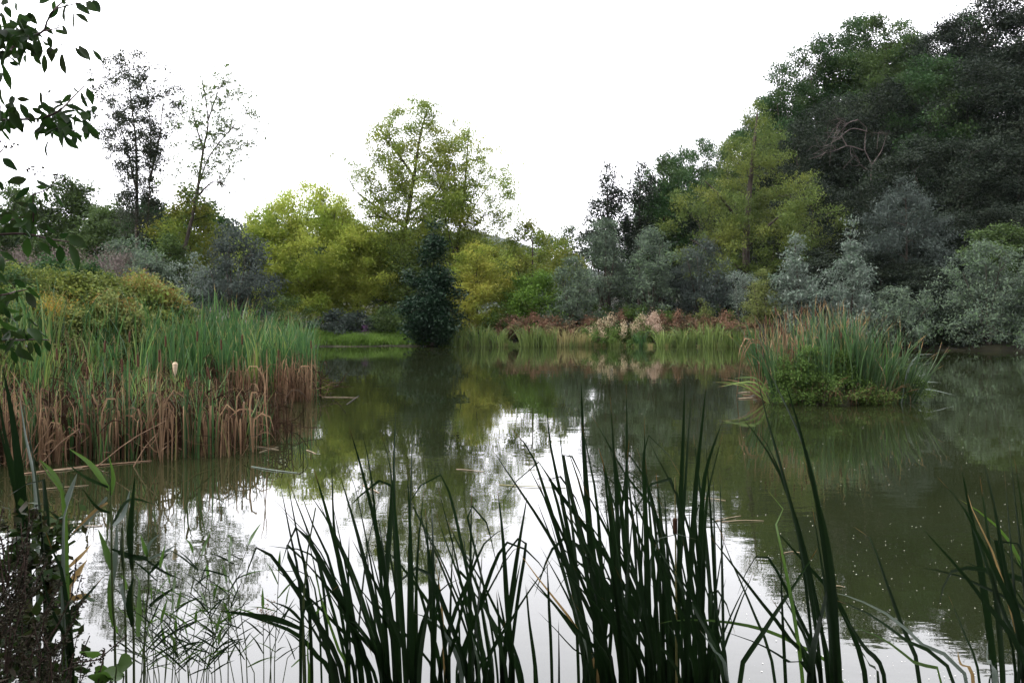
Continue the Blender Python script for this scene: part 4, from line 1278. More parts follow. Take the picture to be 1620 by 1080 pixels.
CL_C = trace([
    (11, 'blade', (1193, 575), (1213, 660), (1236, 740), (1275, 900), (1300, 1080)), (13, 'blade', (1207, 568), (1250, 655), (1283, 740), (1312, 900), (1330, 1080)), (11, 'blade', (1238, 592), (1268, 690), (1300, 840), (1322, 1080)),
    (10, 'blade', (1165, 650), (1205, 700), (1240, 765), (1280, 900), (1310, 1080)), (7, 'blade', (1192, 673), (1225, 725), (1262, 840), (1290, 1080)), (9, 'bladefresh', (1212, 772), (1242, 812), (1225, 835), (1238, 875), (1270, 1080)),
    (12, 'blade', (1220, 830), (1272, 888), (1310, 930), (1335, 970), (1370, 1080)), (11, 'blade', (1294, 866), (1265, 912), (1200, 1012), (1170, 1080)), (10, 'blade', (1235, 858), (1237, 950), (1243, 1080)), (10, 'blade', (1238, 885), (1260, 970), (1290, 1080)),
    (12, 'blade', (1350, 832), (1376, 850), (1395, 900), (1425, 985), (1455, 1080)), (11, 'blade', (1330, 965), (1365, 1020), (1400, 1080)), (9, 'bladepale', (1312, 936), (1350, 945), (1410, 975), (1460, 1020), (1530, 1080)), (10, 'blade', (1312, 945), (1370, 968), (1430, 1010), (1510, 1080)),
    (7, 'bladefresh', (1345, 988), (1400, 1012), (1450, 1050), (1490, 1080)), (8, 'blade', (1300, 930), (1312, 1000), (1322, 1080)), (8, 'blade', (1345, 1000), (1375, 1050), (1390, 1080)), (12, 'blade', (1270, 720), (1310, 860), (1326, 1080)),
    (9, 'blade', (1285, 800), (1308, 950), (1316, 1080))])
CL_D = trace([
    (11, 'blade', (1596, 697), (1607, 800), (1618, 900), (1630, 1080)), (8, 'blade', (1604, 722), (1616, 800), (1630, 960)), (11, 'blade', (1555, 725), (1575, 810), (1600, 960), (1625, 1080)), (10, 'blade', (1482, 753), (1530, 810), (1560, 890), (1600, 1000), (1640, 1080)),
    (9, 'bladefresh', (1516, 788), (1570, 825), (1610, 880), (1650, 1000)), (6, 'bladetan', (1530, 778), (1540, 810), (1580, 900), (1620, 1080)), (11, 'blade', (1483, 968), (1497, 915), (1522, 898), (1590, 908), (1640, 940), (1670, 1080)),
    (9, 'blade', (1450, 896), (1510, 908), (1560, 930), (1620, 965), (1680, 1060)), (9, 'blade', (1500, 940), (1525, 1000), (1550, 1080)), (12, 'blade', (1640, 985), (1590, 1040), (1565, 1080)), (11, 'bladepale', (1563, 1012), (1562, 1045), (1575, 1080)),
    (7, 'bladetan', (1515, 1028), (1520, 1050), (1540, 1080)), (7, 'blade', (1555, 838), (1590, 870), (1640, 960)), (9, 'blade', (1570, 790), (1590, 900), (1620, 1080)), (8, 'blade', (1510, 880), (1560, 905), (1610, 950), (1660, 1080))])
CL_E = trace([
    (15, 'blade', (3, 578), (18, 650), (33, 770), (42, 900), (45, 1080)), (13, 'blade', (27, 605), (46, 690), (62, 800), (72, 940), (78, 1080)), (12, 'blade', (-5, 610), (10, 700), (30, 800), (36, 1080)), (11, 'blade', (10, 786), (45, 764), (66, 757), (73, 800), (76, 1080)),
    (9, 'bladepale', (30, 620), (42, 700), (55, 760), (60, 900), (60, 1080)), (9, 'bladefresh', (60, 725), (80, 755), (100, 785), (104, 900), (104, 1080)), (10, 'bladepale', (121, 748), (113, 780), (102, 806), (100, 900), (102, 1080)), (9, 'blade', (72, 840), (85, 875), (98, 905), (110, 1000), (112, 1080)),
    (11, 'blade', (165, 910), (130, 950), (95, 985), (75, 1020), (65, 1080)), (9, 'bladetan', (138, 882), (128, 905), (112, 925), (104, 1000), (100, 1080)), (9, 'blade', (60, 880), (80, 960), (100, 1000), (112, 1080)), (12, 'blade', (-5, 660), (20, 760), (40, 860), (50, 1080))])


def cattail_clump(traced, Y0, spread, name, labelf, group, rng, per_plant=4, fill=0, fx=(0, 0), ftop=(0, 0)):
    for _ in range(fill):
        bx = rng.uniform(*fx)
        tp = rng.uniform(*ftop)
        lean = rng.normal() * 60 - 48
        w = rng.uniform(6, 15)
        pts = [(bx + lean, tp), (bx + lean * .45, tp + (1080 - tp) * .45), (bx, 1080)]
        if rng.random() < .16:                       # a leaf that has buckled and hangs
            sd = rng.choice([-1, 1]) * rng.uniform(25, 60)
            pts = [(bx + lean + sd * 1.3, tp + rng.uniform(40, 110)), (bx + lean + sd * .7, tp + 12), (bx + lean, tp)] + pts[1:]
        traced = traced + [(w, 'blade', pts)]
    items = sorted(traced, key=lambda t: t[2][-1][0])
    groups, cur = [], []
    for it in items:
        if cur and (len(cur) >= per_plant or it[2][-1][0] - cur[0][2][-1][0] > 40):
            groups.append(cur)
            cur = []
        cur.append(it)
    groups.append(cur)
    for gi, g in enumerate(groups):
        Yb = Y0 + rng.uniform(-spread, spread)
        bx = np.mean([t[2][-1][0] for t in g]) + 0
        by = max(max(t[2][-1][1] for t in g), 1080)
        root = P(bx, 1080, Yb)
        root[2] = -.05
        t = thing('cattail_plant', root, labelf(gi, len(groups), bx), 'reed', group)
        bym = {}
        for w, m, pts in g:
            Yt = Yb + rng.uniform(-.3, .3)
            n = len(pts)
            q = []
            for i, (px, py) in enumerate(reversed(pts)):
                f = i / (n - 1)
                Y = Yb * (1 - f) + Yt * f
                q.append(P(px, py, Y) - root)
            d = q[0] - q[1]
            f = min(1.0, abs((q[0][2] - .1) / max(.2, abs(d[2])))) if d[2] < 0 else 1
            r0 = np.array([rng.normal() * .025 + q[0][0] * .25, rng.normal() * .025, 0])
            q = [r0, (r0 + q[0]) / 2 + np.array([q[0][0] * .15, 0, 0])] + q
            ang = rng.choice([-1, 1]) * rng.uniform(.0, .65)
            bym.setdefault(m, []).append(blade(q, ({'a': .54, 'b': .52, 'c': .66, 'd': .72, 'e': .95}[name]) * w / F * Yb / max(.55, math.cos(ang)), ang, .16, 24, .24))
        for m, parts in bym.items():
            V, Q, uv = join3(parts)
            o = mesh('leaves', V, Q, M[m], t, uv=uv)


def build_cattails():
    rng = np.random.default_rng(77)
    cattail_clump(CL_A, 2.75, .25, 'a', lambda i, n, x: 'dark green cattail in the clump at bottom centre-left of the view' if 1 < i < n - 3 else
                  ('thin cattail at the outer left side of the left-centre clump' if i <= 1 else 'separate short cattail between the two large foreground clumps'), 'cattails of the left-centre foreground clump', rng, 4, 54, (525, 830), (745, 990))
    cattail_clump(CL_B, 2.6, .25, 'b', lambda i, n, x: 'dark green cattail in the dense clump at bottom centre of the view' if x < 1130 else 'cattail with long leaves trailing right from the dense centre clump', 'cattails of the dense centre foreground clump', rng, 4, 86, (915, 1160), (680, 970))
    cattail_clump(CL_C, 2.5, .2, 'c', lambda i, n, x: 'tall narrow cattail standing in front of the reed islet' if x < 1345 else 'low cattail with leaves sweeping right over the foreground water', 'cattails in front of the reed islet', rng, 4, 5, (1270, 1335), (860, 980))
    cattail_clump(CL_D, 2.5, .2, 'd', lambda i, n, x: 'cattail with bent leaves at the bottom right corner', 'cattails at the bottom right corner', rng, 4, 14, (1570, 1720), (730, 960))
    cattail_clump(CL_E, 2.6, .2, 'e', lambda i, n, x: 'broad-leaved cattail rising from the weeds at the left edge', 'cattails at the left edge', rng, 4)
    # one dark seed head inside the centre clump
    cattail_stalk(1068, 832, 2.62, 0, 'single cattail stalk with a dark seed head inside the dense centre clump', None, hl=.05, rs=.5)


def phragmites(name, base, Y, stem, lv, label, group, mat='bladefresh'):
    """stem: pixel points upward; lv: (attach point, mid point, tip point, width, material)"""
    root = P(stem[0][0], stem[0][1], Y)
    root[2] = gz(root[0], root[1]) if gz(root[0], root[1]) > 0 else -.05
    t = thing('common_reed', root, label, 'reed', group)
    pts = [np.zeros(3)] + [P(px, py, Y) - root for px, py in stem]
    mesh('stem', *tube_path(catmull(pts, 12), *((.003, .001) if 'fine' in label else (.006, .002)), 6), M['bladestem'], t, smooth=True)
    bym = {}
    rng = np.random.default_rng(int(stem[0][0] * 7 + 3))
    for a, b, e, w, m in lv:
        dy = rng.uniform(-.12, .12)
        q = [P(a[0], a[1], Y) - root, P(b[0], b[1], Y + dy * .5) - root, P(e[0], e[1], Y + dy) - root]
        bym.setdefault(m, []).append(blade(q, w / F * Y, rng.normal() * .3, .12, 12, .6))
    for m, parts in bym.items():
        V, Q, uv = join3(parts)
        mesh('leaves', V, Q, M[m], t, uv=uv)


def zf(x, y):
    return (x / 2.4537, 640 + y / 2.4545)


def build_fore_weeds():
    M['bladestem'] = plain('reed_stalk', c(.03, .05, .015), c(.06, .08, .025), 12, .6)
    z = zf
    b, f, p, tn = 'blade', 'bladefresh', 'bladepale', 'bladetan'
    phragmites('r', 0, 2.7, [z(448, 1000), z(438, 800), z(432, 500), z(425, 250)], [
        (z(425, 330), z(350, 230), z(265, 168), 10, f), (z(420, 320), z(330, 280), z(245, 215), 7, b), (z(430, 350), z(440, 280), z(420, 190), 9, f), (z(428, 480), z(500, 370), z(610, 388), 5, b),
        (z(415, 360), z(330, 460), z(262, 520), 8, p), (z(432, 640), z(410, 560), z(380, 480), 10, f), (z(436, 700), z(450, 560), z(455, 450), 9, p), (z(440, 860), z(425, 720), z(430, 640), 11, f), (z(440, 470), z(480, 420), z(505, 330), 8, p),
        (z(432, 560), z(560, 600), z(600, 620), 5, b), (z(418, 380), z(370, 410), z(260, 520), 5, tn), (z(432, 420), z(380, 400), z(315, 320), 6, b)], 'green common reed left of the clumps with long drooping leaves', 'common reeds at the lower left')
    phragmites('r', 0, 2.65, [z(490, 1060), z(485, 800), z(480, 620), z(475, 460)], [(z(478, 640), z(470, 540), z(475, 450), 13, b), (z(490, 860), z(470, 900), z(455, 960), 10, f), (z(485, 760), z(470, 700), z(490, 800), 8, p)],
               'dark upright common reed beside the drooping one', 'common reeds at the lower left')
    phragmites('r', 0, 2.7, [z(520, 1040), z(515, 800), z(512, 560), z(515, 340)], [(z(512, 640), z(505, 500), z(525, 265), 11, b), (z(515, 860), z(500, 760), z(520, 660), 10, b), (z(535, 900), z(540, 780), z(540, 680), 9, f)],
               'tallest thin common reed nearest the open water', 'common reeds at the lower left')
    phragmites('r', 0, 2.9, [z(560, 900), z(575, 780), z(578, 680), z(572, 580)], [(z(572, 590), z(560, 550), z(545, 500), 8, f), (z(572, 590), z(580, 540), z(620, 500), 5, p), (z(572, 595), z(510, 590), z(440, 570), 8, b), (z(575, 610), z(640, 650), z(710, 680), 5, b),
        (z(575, 600), z(640, 570), z(690, 540), 4, p), (z(578, 780), z(630, 740), z(700, 695), 6, b), (z(575, 660), z(620, 610), z(660, 570), 5, b)], 'small common reed with a star of narrow leaves over the water', 'common reeds at the lower left')
    phragmites('r', 0, 2.8, [z(262, 1050), z(255, 800), z(250, 600), z(246, 300)], [(z(248, 350), z(200, 260), z(150, 210), 11, f), (z(250, 400), z(275, 330), z(300, 265), 9, p), (z(252, 470), z(215, 430), z(175, 400), 6, b), (z(258, 720), z(300, 650), z(340, 600), 9, tn), (z(256, 640), z(320, 580), z(355, 540), 6, tn),
        (z(258, 760), z(330, 740), z(355, 745), 9, tn)], 'reddish-stemmed common reed next to the left edge cattails', 'common reeds at the lower left')
    phragmites('r', 0, 2.5, [z(1180, 1060), z(1175, 850), z(1190, 600), z(1225, 400)], [(z(1170, 870), z(1060, 830), z(850, 798), 10, b), (z(1180, 850), z(1120, 790), z(1045, 760), 7, b)], 'common reed with a long leaf pointing left from the left-centre clump', None)
    # fine young reeds along the bottom edge
    rng = np.random.default_rng(9)
    for i in range(34):
        px = (215 + 240 * (i % 22 + rng.random() * .8) / 22)
        top = rng.uniform(860, 990) if i < 22 else rng.uniform(960, 1040)
        Y = rng.uniform(2.5, 3.0)
        lean = rng.normal() * 34 + 8
        stem = [(px, 1085), (px + lean * .4, (1085 + top) / 2), (px + lean, top)]
        lv = []
        for j in range(6):
            fr = .3 + .7 * j / 6
            ax, ay = px + lean * fr, 1085 + (top - 1085) * fr
            sx = (-1) ** j * rng.uniform(16, 58)
            lv.append(((ax, ay), (ax + sx * .5, ay - (j0 := rng.uniform(4, 24)) - 2), (ax + sx, ay - j0 * 1.9), rng.uniform(1.6, 3.2), rng.choice([b, f, b, b])))
        lv.append(((px + lean, top), (px + lean * 1.1, top - 15), (px + lean * 1.3, top - rng.uniform(20, 40)), 5, f))
        phragmites('r', 0, Y, stem, lv, 'fine young reed with short narrow leaves along the bottom edge', 'fine young reeds along the bottom edge')
    # a small reed flower
    a = P(420, 965, 2.7)
    root = P(432, 1085, 2.7)
    root[2] = -.05
    t = thing('flowering_reed', root, 'thin reed with a small pinkish plume beside the left-centre clump', 'reed')
    st = catmull([np.zeros(3), P(428, 1040, 2.7) - root, a - root], 10)
    mesh('stem', *tube_path(st, .003, .0012, 5), M['bladestem'], t, smooth=True)
    cen = (a - root) + rng.normal(size=(110, 3)) * np.array([.013, .012, .018])
    mesh('plume', *leaves(rng, cen, .011, .35), M['plume'], t)

    # spent loosestrife at lower left
    def stalk(px, py, tipx, tipy, Y, lab, flower=False):
        root = P(px, py, Y)
        root[2] = max(-.05, gz(root[0], root[1]))
        t = thing('spent_weed', root, lab, 'weed', 'spent seed stalks at the lower left')
        tip = P(tipx, tipy, Y + rng.uniform(-.15, .1)) - root
        mid = (P(px, py, Y) - root) * .5 + tip * .5
        main = catmull([np.zeros(3), P(px, py, Y) - root, mid + rng.normal(size=3) * .03, tip], 16)
        tb, caps = [tube_path(main, .004, .0015, 5)], []
        br = [main[5:]]
        for _ in range(5):
            i = rng.integers(6, 13)
            e = main[i] + np.array([rng.normal() * .09, rng.normal() * .07, rng.uniform(.1, .24)])
            q = catmull([main[i], (main[i] + e) / 2 + np.array([0, 0, -.015]), e], 8)
            tb.append(tube_path(q, .0022, .001, 4))
            br.append(q)
        for q in br:
            m = int(len(q) * 16)
            tt = rng.random(m) * (len(q) - 1)
            i0 = np.minimum(tt.astype(int), len(q) - 2)
            fr = (tt - i0)[:, None]
            caps.append(q[i0] * (1 - fr) + q[i0 + 1] * fr + rng.normal(size=(m, 3)) * .0045)
        mesh('stems', *join(tb), M['stemdark'], t, smooth=True)
        mesh('seed_capsules', *leaves(rng, np.concatenate(caps), .009, .6), M['capsule'], t)
        lv = main[rng.integers(3, 12, 26)] + rng.normal(size=(26, 3)) * .03
        mesh('leaves', *leaves(rng, lv, .045, .35, .3), M['weedleaf'], t)
        if flower:
            q = main[12:]
            cen = np.repeat(q[:1], 20, 0) + rng.normal(size=(20, 3)) * .007
            mesh('flower', *leaves(rng, cen, .012, .6), M['purple'], t)
    for i in range(18):
        px = rng.uniform(-40, 95)
        top = np.interp(px, [-40, 20, 60, 95], [790, 810, 870, 930]) + rng.uniform(-30, 90)
        stalk(px, 1085, px + rng.normal() * 22 + 12, top, rng.uniform(2.0, 2.6), 'dark spent weed stalk beaded with seed capsules at the lower left corner')
    stalk(110, 1085, 200, 1005, 2.1, 'spent weed stalk leaning far right at the lower left corner')
    for px, tx, ty in ((40, 52, 985), (75, 88, 1010), (150, 158, 1045)):
        stalk(px, 1100, tx, ty, 2.1, 'spent weed stalk still bearing a few purple flowers', True)
    # a climbing leafy tangle
    cl = np.array([P(rng.uniform(-10, 105), rng.uniform(800, 960), rng.uniform(2.55, 2.8)) for _ in range(30)] + [P(rng.uniform(0, 120), rng.uniform(960, 1080), rng.uniform(2.4, 2.7)) for _ in range(20)])
    root = P(50, 1080, 2.6)
    root[2] = max(-.05, gz(root[0], root[1]))
    wood, lf = plant_mesh(rng, [[(0, 0, 0, .006), (.03, 0, .6, .004), (-.02, 0, 1.0, .002)], [(.1, 0, 0, .006), (.12, 0, .7, .003)]], cl - root, 15, .042, .03, .6, .3, .0016)
    t = thing('leafy_tangle', root, 'dark leafy tangle climbing the cattails at the lower left', 'weed')
    mesh('stems', *wood, M['stemdark'], t)
    mesh('leaves', *lf, M['weedleaf'], t)
    # a broad green leaf plant
    root = P(165, 1090, 2.2)
    root[2] = max(-.05, gz(root[0], root[1]))
    t = thing('broadleaf_weed', root, 'fresh green broad-leaved weed at the bottom edge, lower left', 'weed')
    parts, st = [], []
    for tx, ty, w in ((163, 1035, 26), (185, 1050, 24), (150, 1062, 22), (178, 1072, 24), (196, 1068, 18)):
        e = P(tx, ty, 2.15 + rng.uniform(-.05, .05)) - root
        st.append(tube_path(catmull([np.zeros(3), e * np.array([.4, .6, .7]), e], 6), .003, .002, 5))
        d = np.array([rng.normal() * .5, -.4, .25])
        parts.append(leaf_shape(e, e + nrm(d) * .055, .045, rng))
    mesh('stems', *join(st), M['bladestem'], t)
    mesh('leaves', *join(parts), M['bladefresh'], t, smooth=True)


def leaf_shape(a, e, w, rng, curl=.25):
    """an oval pointed leaf from a (stalk end) to e (tip), folded along its midrib and drooping"""
    a, e = np.asarray(a, float), np.asarray(e, float)
    d = e - a
    L = np.linalg.norm(d)
    t = d / L
    q = np.array([rng.normal() * .7, 1.0, rng.normal() * .8])
    s = nrm(np.cross(t, q))
    nn = np.cross(s, t)
    us = np.array([0, .12, .3, .5, .7, .87, 1])
    ww = np.array([.06, .5, .92, 1, .75, .36, .02]) * w * .5
    V = []
    for u, h in zip(us, ww):
        p = a + d * u + nn * L * curl * (u - u * u) * 1.6
        wav = math.sin(u * 9 + L * 90) * .12 * w
        V += [p - s * h - nn * h * .35 + nn * wav * .5, p, p + s * h - nn * h * .35 - nn * wav * .5]
    n = len(us)
    Q = [(i * 3 + k, i * 3 + k + 1, i * 3 + k + 4, i * 3 + k + 3) for i in range(n - 1) for k in (0, 1)]
    return np.array(V), np.array(Q)


def build_overhang():
    rng = np.random.default_rng(55)
    Y0 = 2.2

    def a1(x, y):
        return (x / 4.154, y / 4.154)

    def a2(x, y):
        return (x / 3.176, 220 + y / 3.176)
    x0 = -1.75
    root = np.array([x0, 1.9, gz(x0, 1.9)])
    t = thing('overhanging_shrub', root, 'dogwood shrub whose dark leafy branches hang into the left edge of the view', 'shrub')
    brs = [[a1(*p) for p in ((0, 360), (80, 310), (190, 250), (285, 205), (310, 140), (360, 60), (420, 10), (470, -25))],
           [a1(*p) for p in ((0, 790), (140, 785), (290, 775), (400, 720), (480, 640), (555, 565))],
           [a2(*p) for p in ((0, 480), (150, 480), (240, 500), (340, 515), (420, 520))],
           [a2(*p) for p in ((0, 785), (80, 765), (140, 755))],
           [a2(*p) for p in ((0, 1010), (100, 1010), (190, 1005), (245, 1010))]]
    subs = [[a1(*p) for p in ((290, 790), (380, 850), (480, 860), (600, 840))], [a1(*p) for p in ((230, 345), (370, 330), (525, 313))], [a1(*p) for p in ((360, 60), (480, 30), (600, 10))],
            [a2(*p) for p in ((150, 480), (168, 400), (165, 280), (162, 160))], [a2(*p) for p in ((0, 400), (60, 405), (130, 385), (190, 370))], [a1(*p) for p in ((0, 1000), (25, 970), (35, 940))],
            [a1(*p) for p in ((285, 205), (360, 190), (420, 170))], [a2(*p) for p in ((165, 280), (240, 250), (290, 190))]]
    st = [[(0, 0, 0), (.02, .05, .9), (.1, .15, 1.6), (.12, .2, 2.3), (.05, .25, 3.1)], [(.1, .1, 0), (.15, .2, .8), (.2, .25, 1.4), (.22, .28, 1.9)]]
    parts = [tube_path(catmull(np.array(s, float), 20), .022, .007, 7) for s in st]
    mesh('stems', *join(parts), M['twig'], t, smooth=True)
    for i, b in enumerate(brs):
        q = [P(px, py, Y0 + .1 * math.sin(i * 2 + j)) - root for j, (px, py) in enumerate(b)]
        z = q[0][2]
        an = np.array([.12, .2, min(z - .12, 2.9)])
        q = [an, (an + q[0]) / 2 + np.array([0, 0, .03])] + q
        mesh('branch', *tube_path(catmull(q, 26), .0055, .0014, 6), M['twig'], t, smooth=True)
    parts = []
    for i, b in enumerate(subs):
        q = [P(px, py, Y0 + .05 * math.sin(i * 3 + j)) - root for j, (px, py) in enumerate(b)]
        mesh('twig', *tube_path(catmull(q, 10), .0022 if i != 1 else .0012, .0009, 5), M['twig'], t, smooth=True)
    L1 = [((330, 0), (255, 20)), ((360, 5), (350, 75)), ((400, 0), (435, 25)), ((385, 60), (310, 130)), ((445, 25), (428, 155)), ((480, 85), (478, 198)), ((490, 90), (588, 162)), ((500, 15), (592, 95)), ((570, 15), (645, 80)), ((610, 0), (662, 88)),
          ((412, 135), (368, 198)), ((412, 170), (445, 232)), ((290, 168), (352, 230)), ((520, 297), (595, 402)), ((608, 325), (678, 415)), ((408, 355), (436, 496)), ((290, 360), (290, 488)), ((222, 362), (272, 428)), ((378, 310), (338, 358)),
          ((20, 420), (75, 608)), ((8, 480), (5, 545)), ((60, 410), (122, 438)), ((560, 540), (628, 535)), ((535, 608), (580, 712)), ((573, 578), (612, 692)), ((470, 665), (580, 785)), ((500, 750), (488, 825)), ((290, 792), (265, 876)), ((590, 838), (652, 922)),
          ((572, 840), (565, 926)), ((500, 865), (540, 940)), ((392, 825), (412, 988)), ((350, 870), (350, 920)), ((480, 880), (490, 966)), ((55, 735), (155, 875)), ((5, 690), (2, 830)), ((130, 680), (185, 782)), ((192, 740), (232, 812)), ((110, 650), (198, 655)),
          ((5, 585), (38, 700)), ((20, 1040), (100, 1082)), ((0, 20), (45, 50)), ((0, 90), (35, 115)), ((240, 210), (272, 310)), ((280, 270), (332, 300)), ((190, 250), (120, 290)), ((130, 180), (195, 170)), ((60, 130), (130, 165)), ((20, 330), (5, 400)), ((110, 350), (100, 388)),
          ((340, 600), (305, 640)), ((480, 575), (515, 605)), ((470, 620), (400, 680)), ((420, 740), (438, 810)), ((395, 760), (300, 810)), ((330, 730), (290, 690)), ((440, 850), (545, 905)), ((370, 850), (290, 890)), ((100, 700), (110, 780)), ((210, 710), (300, 760)), ((40, 780), (30, 825)),
          ((250, 720), (285, 690)), ((560, 45), (590, 95)), ((160, 300), (235, 345)), ((230, 330), (205, 375)), ((150, 320), (100, 385))]
    L2 = [((345, 490), (438, 545)), ((352, 530), (392, 662)), ((300, 535), (305, 627)), ((230, 490), (295, 555)), ((190, 432), (275, 466)), ((140, 495), (142, 598)), ((100, 490), (70, 540)), ((92, 452), (135, 492)), ((135, 200), (32, 218)), ((150, 240), (76, 302)), ((262, 250), (178, 200)),
          ((270, 250), (330, 348)), ((178, 240), (240, 248)), ((12, 95), (90, 160)), ((150, 320), (180, 380)), ((0, 560), (82, 617)), ((0, 590), (22, 672)), ((70, 705), (130, 745)), ((138, 745), (203, 802)), ((130, 768), (183, 852)), ((20, 845), (52, 905)), ((85, 760), (90, 822)), ((190, 948), (242, 998)),
          ((140, 950), (207, 1035)), ((100, 1020), (95, 1090)), ((180, 1020), (205, 1095)), ((228, 1010), (252, 1070)), ((60, 1010), (20, 1060)), ((40, 400), (130, 425)), ((0, 340), (50, 365)), ((20, 420), (50, 490)), ((120, 340), (160, 300)), ((200, 320), (215, 360)), ((220, 260), (240, 320)), ((0, 950), (70, 990)), ((150, 1020), (150, 1085)),
          ((0, 210), (12, 265)), ((0, 760), (40, 800)), ((20, 780), (10, 850)), ((120, 1000), (180, 985)), ((300, 490), (345, 475)), ((215, 470), (200, 440)), ((170, 275), (150, 330))]
    parts = []
    for lst, cv in ((L1, a1), (L2, a2)):
        for a, e in lst:
            pa, pe = cv(*a), cv(*e)
            ya = Y0 + rng.uniform(-.12, .12)
            A, E = P(*pa, ya) - root, P(*pe, ya + rng.uniform(-.03, .03)) - root
            Lr = np.linalg.norm(E - A)
            parts.append(leaf_shape(A, E, max(.012, Lr * rng.uniform(.28, .46)), rng, rng.uniform(-.3, .3)))
    # dense tufts where the branches enter the view
    for cxp, cyp, sx, sy, m in ((15, 50, 22, 18, 40), (45, 60, 20, 10, 16), (10, 175, 16, 14, 20), (100, 185, 20, 14, 34), (25, 345, 22, 16, 22), (10, 470, 12, 25, 12), (18, 530, 20, 12, 14)):
        for _ in range(int(m * 1.5)):
            a = P(cxp + rng.normal() * sx, cyp + rng.normal() * sy, Y0 + rng.uniform(-.12, .15)) - root
            e = a + nrm(np.array([rng.normal() * .6, rng.normal() * .5, -rng.uniform(.2, 1)])) * rng.uniform(.03, .06)
            parts.append(leaf_shape(a, e, rng.uniform(.012, .022), rng, rng.uniform(-.45, .45)))
    # the rest of the shrub, beside and above the photographer
    for _ in range(1500):
        a = np.array([x0, 1.6, 2.5]) + rng.normal(size=3) * np.array([.28, .45, .55]) - root
        if (a + root)[0] > -.66 * max(.2, (a + root)[1]) - .05:
            continue
        e = a + nrm(np.array([rng.normal() * .6, rng.normal() * .6, -rng.uniform(.0, 1)])) * rng.uniform(.04, .07)
        parts.append(leaf_shape(a, e, rng.uniform(.02, .035), rng, rng.uniform(-.3, .3)))
    mesh('leaves', *join(parts), M['shrubleaf'], t, smooth=True)
    um = []
    for (px, py) in (a2(35, 20), a2(170, 150), a2(292, 185)):
        q = P(px, py, Y0) - root + rng.normal(size=(34, 3)) * np.array([.013, .012, .007])
        mesh('seed_cluster', *leaves(rng, q, .008, .8), M['capsule'], t)


# ------------------------------------------------------------------ things on the water
def build_canopy():
    # trees on the near bank that shade the photographer's side of the pond
    for i, (x, y, z0, hgt, rad, lab) in enumerate(((-4.5, -3.5, 2.7, 10, 5.0, 'tall shady tree on the near bank, behind the viewer to the left'), (4.2, -4.0, 2.8, 11, 5.2, 'tall shady tree on the near bank, behind the viewer to the right'), (-.3, -8, 1.5, 12, 5.5, 'tall shady tree on the near bank, straight behind the viewer'))):
        rng = np.random.default_rng(300 + i)
        st = [[(0, 0, 0, .22), (.1, .1, 3, .17), (.2, .2, hgt * .8, .04)]]
        cl = clusters(rng, 230, z0, hgt, rad, 'dome', None, .4, .2)
        cl = cl[(cl[:, 2] - 1.5) > .36 * (cl[:, 1] + y + .6) + .3]
        wood, lf = plant_mesh(rng, st, cl, 90, .24, .5, .6, .2, .014, .5)
        t = thing('bank_tree', (x, y, gz(x, y) - .1), lab, 'tree')
        mesh('trunk', *wood, M['bark'], t, smooth=True)
        mesh('crown', *lf, M['mid'], t)


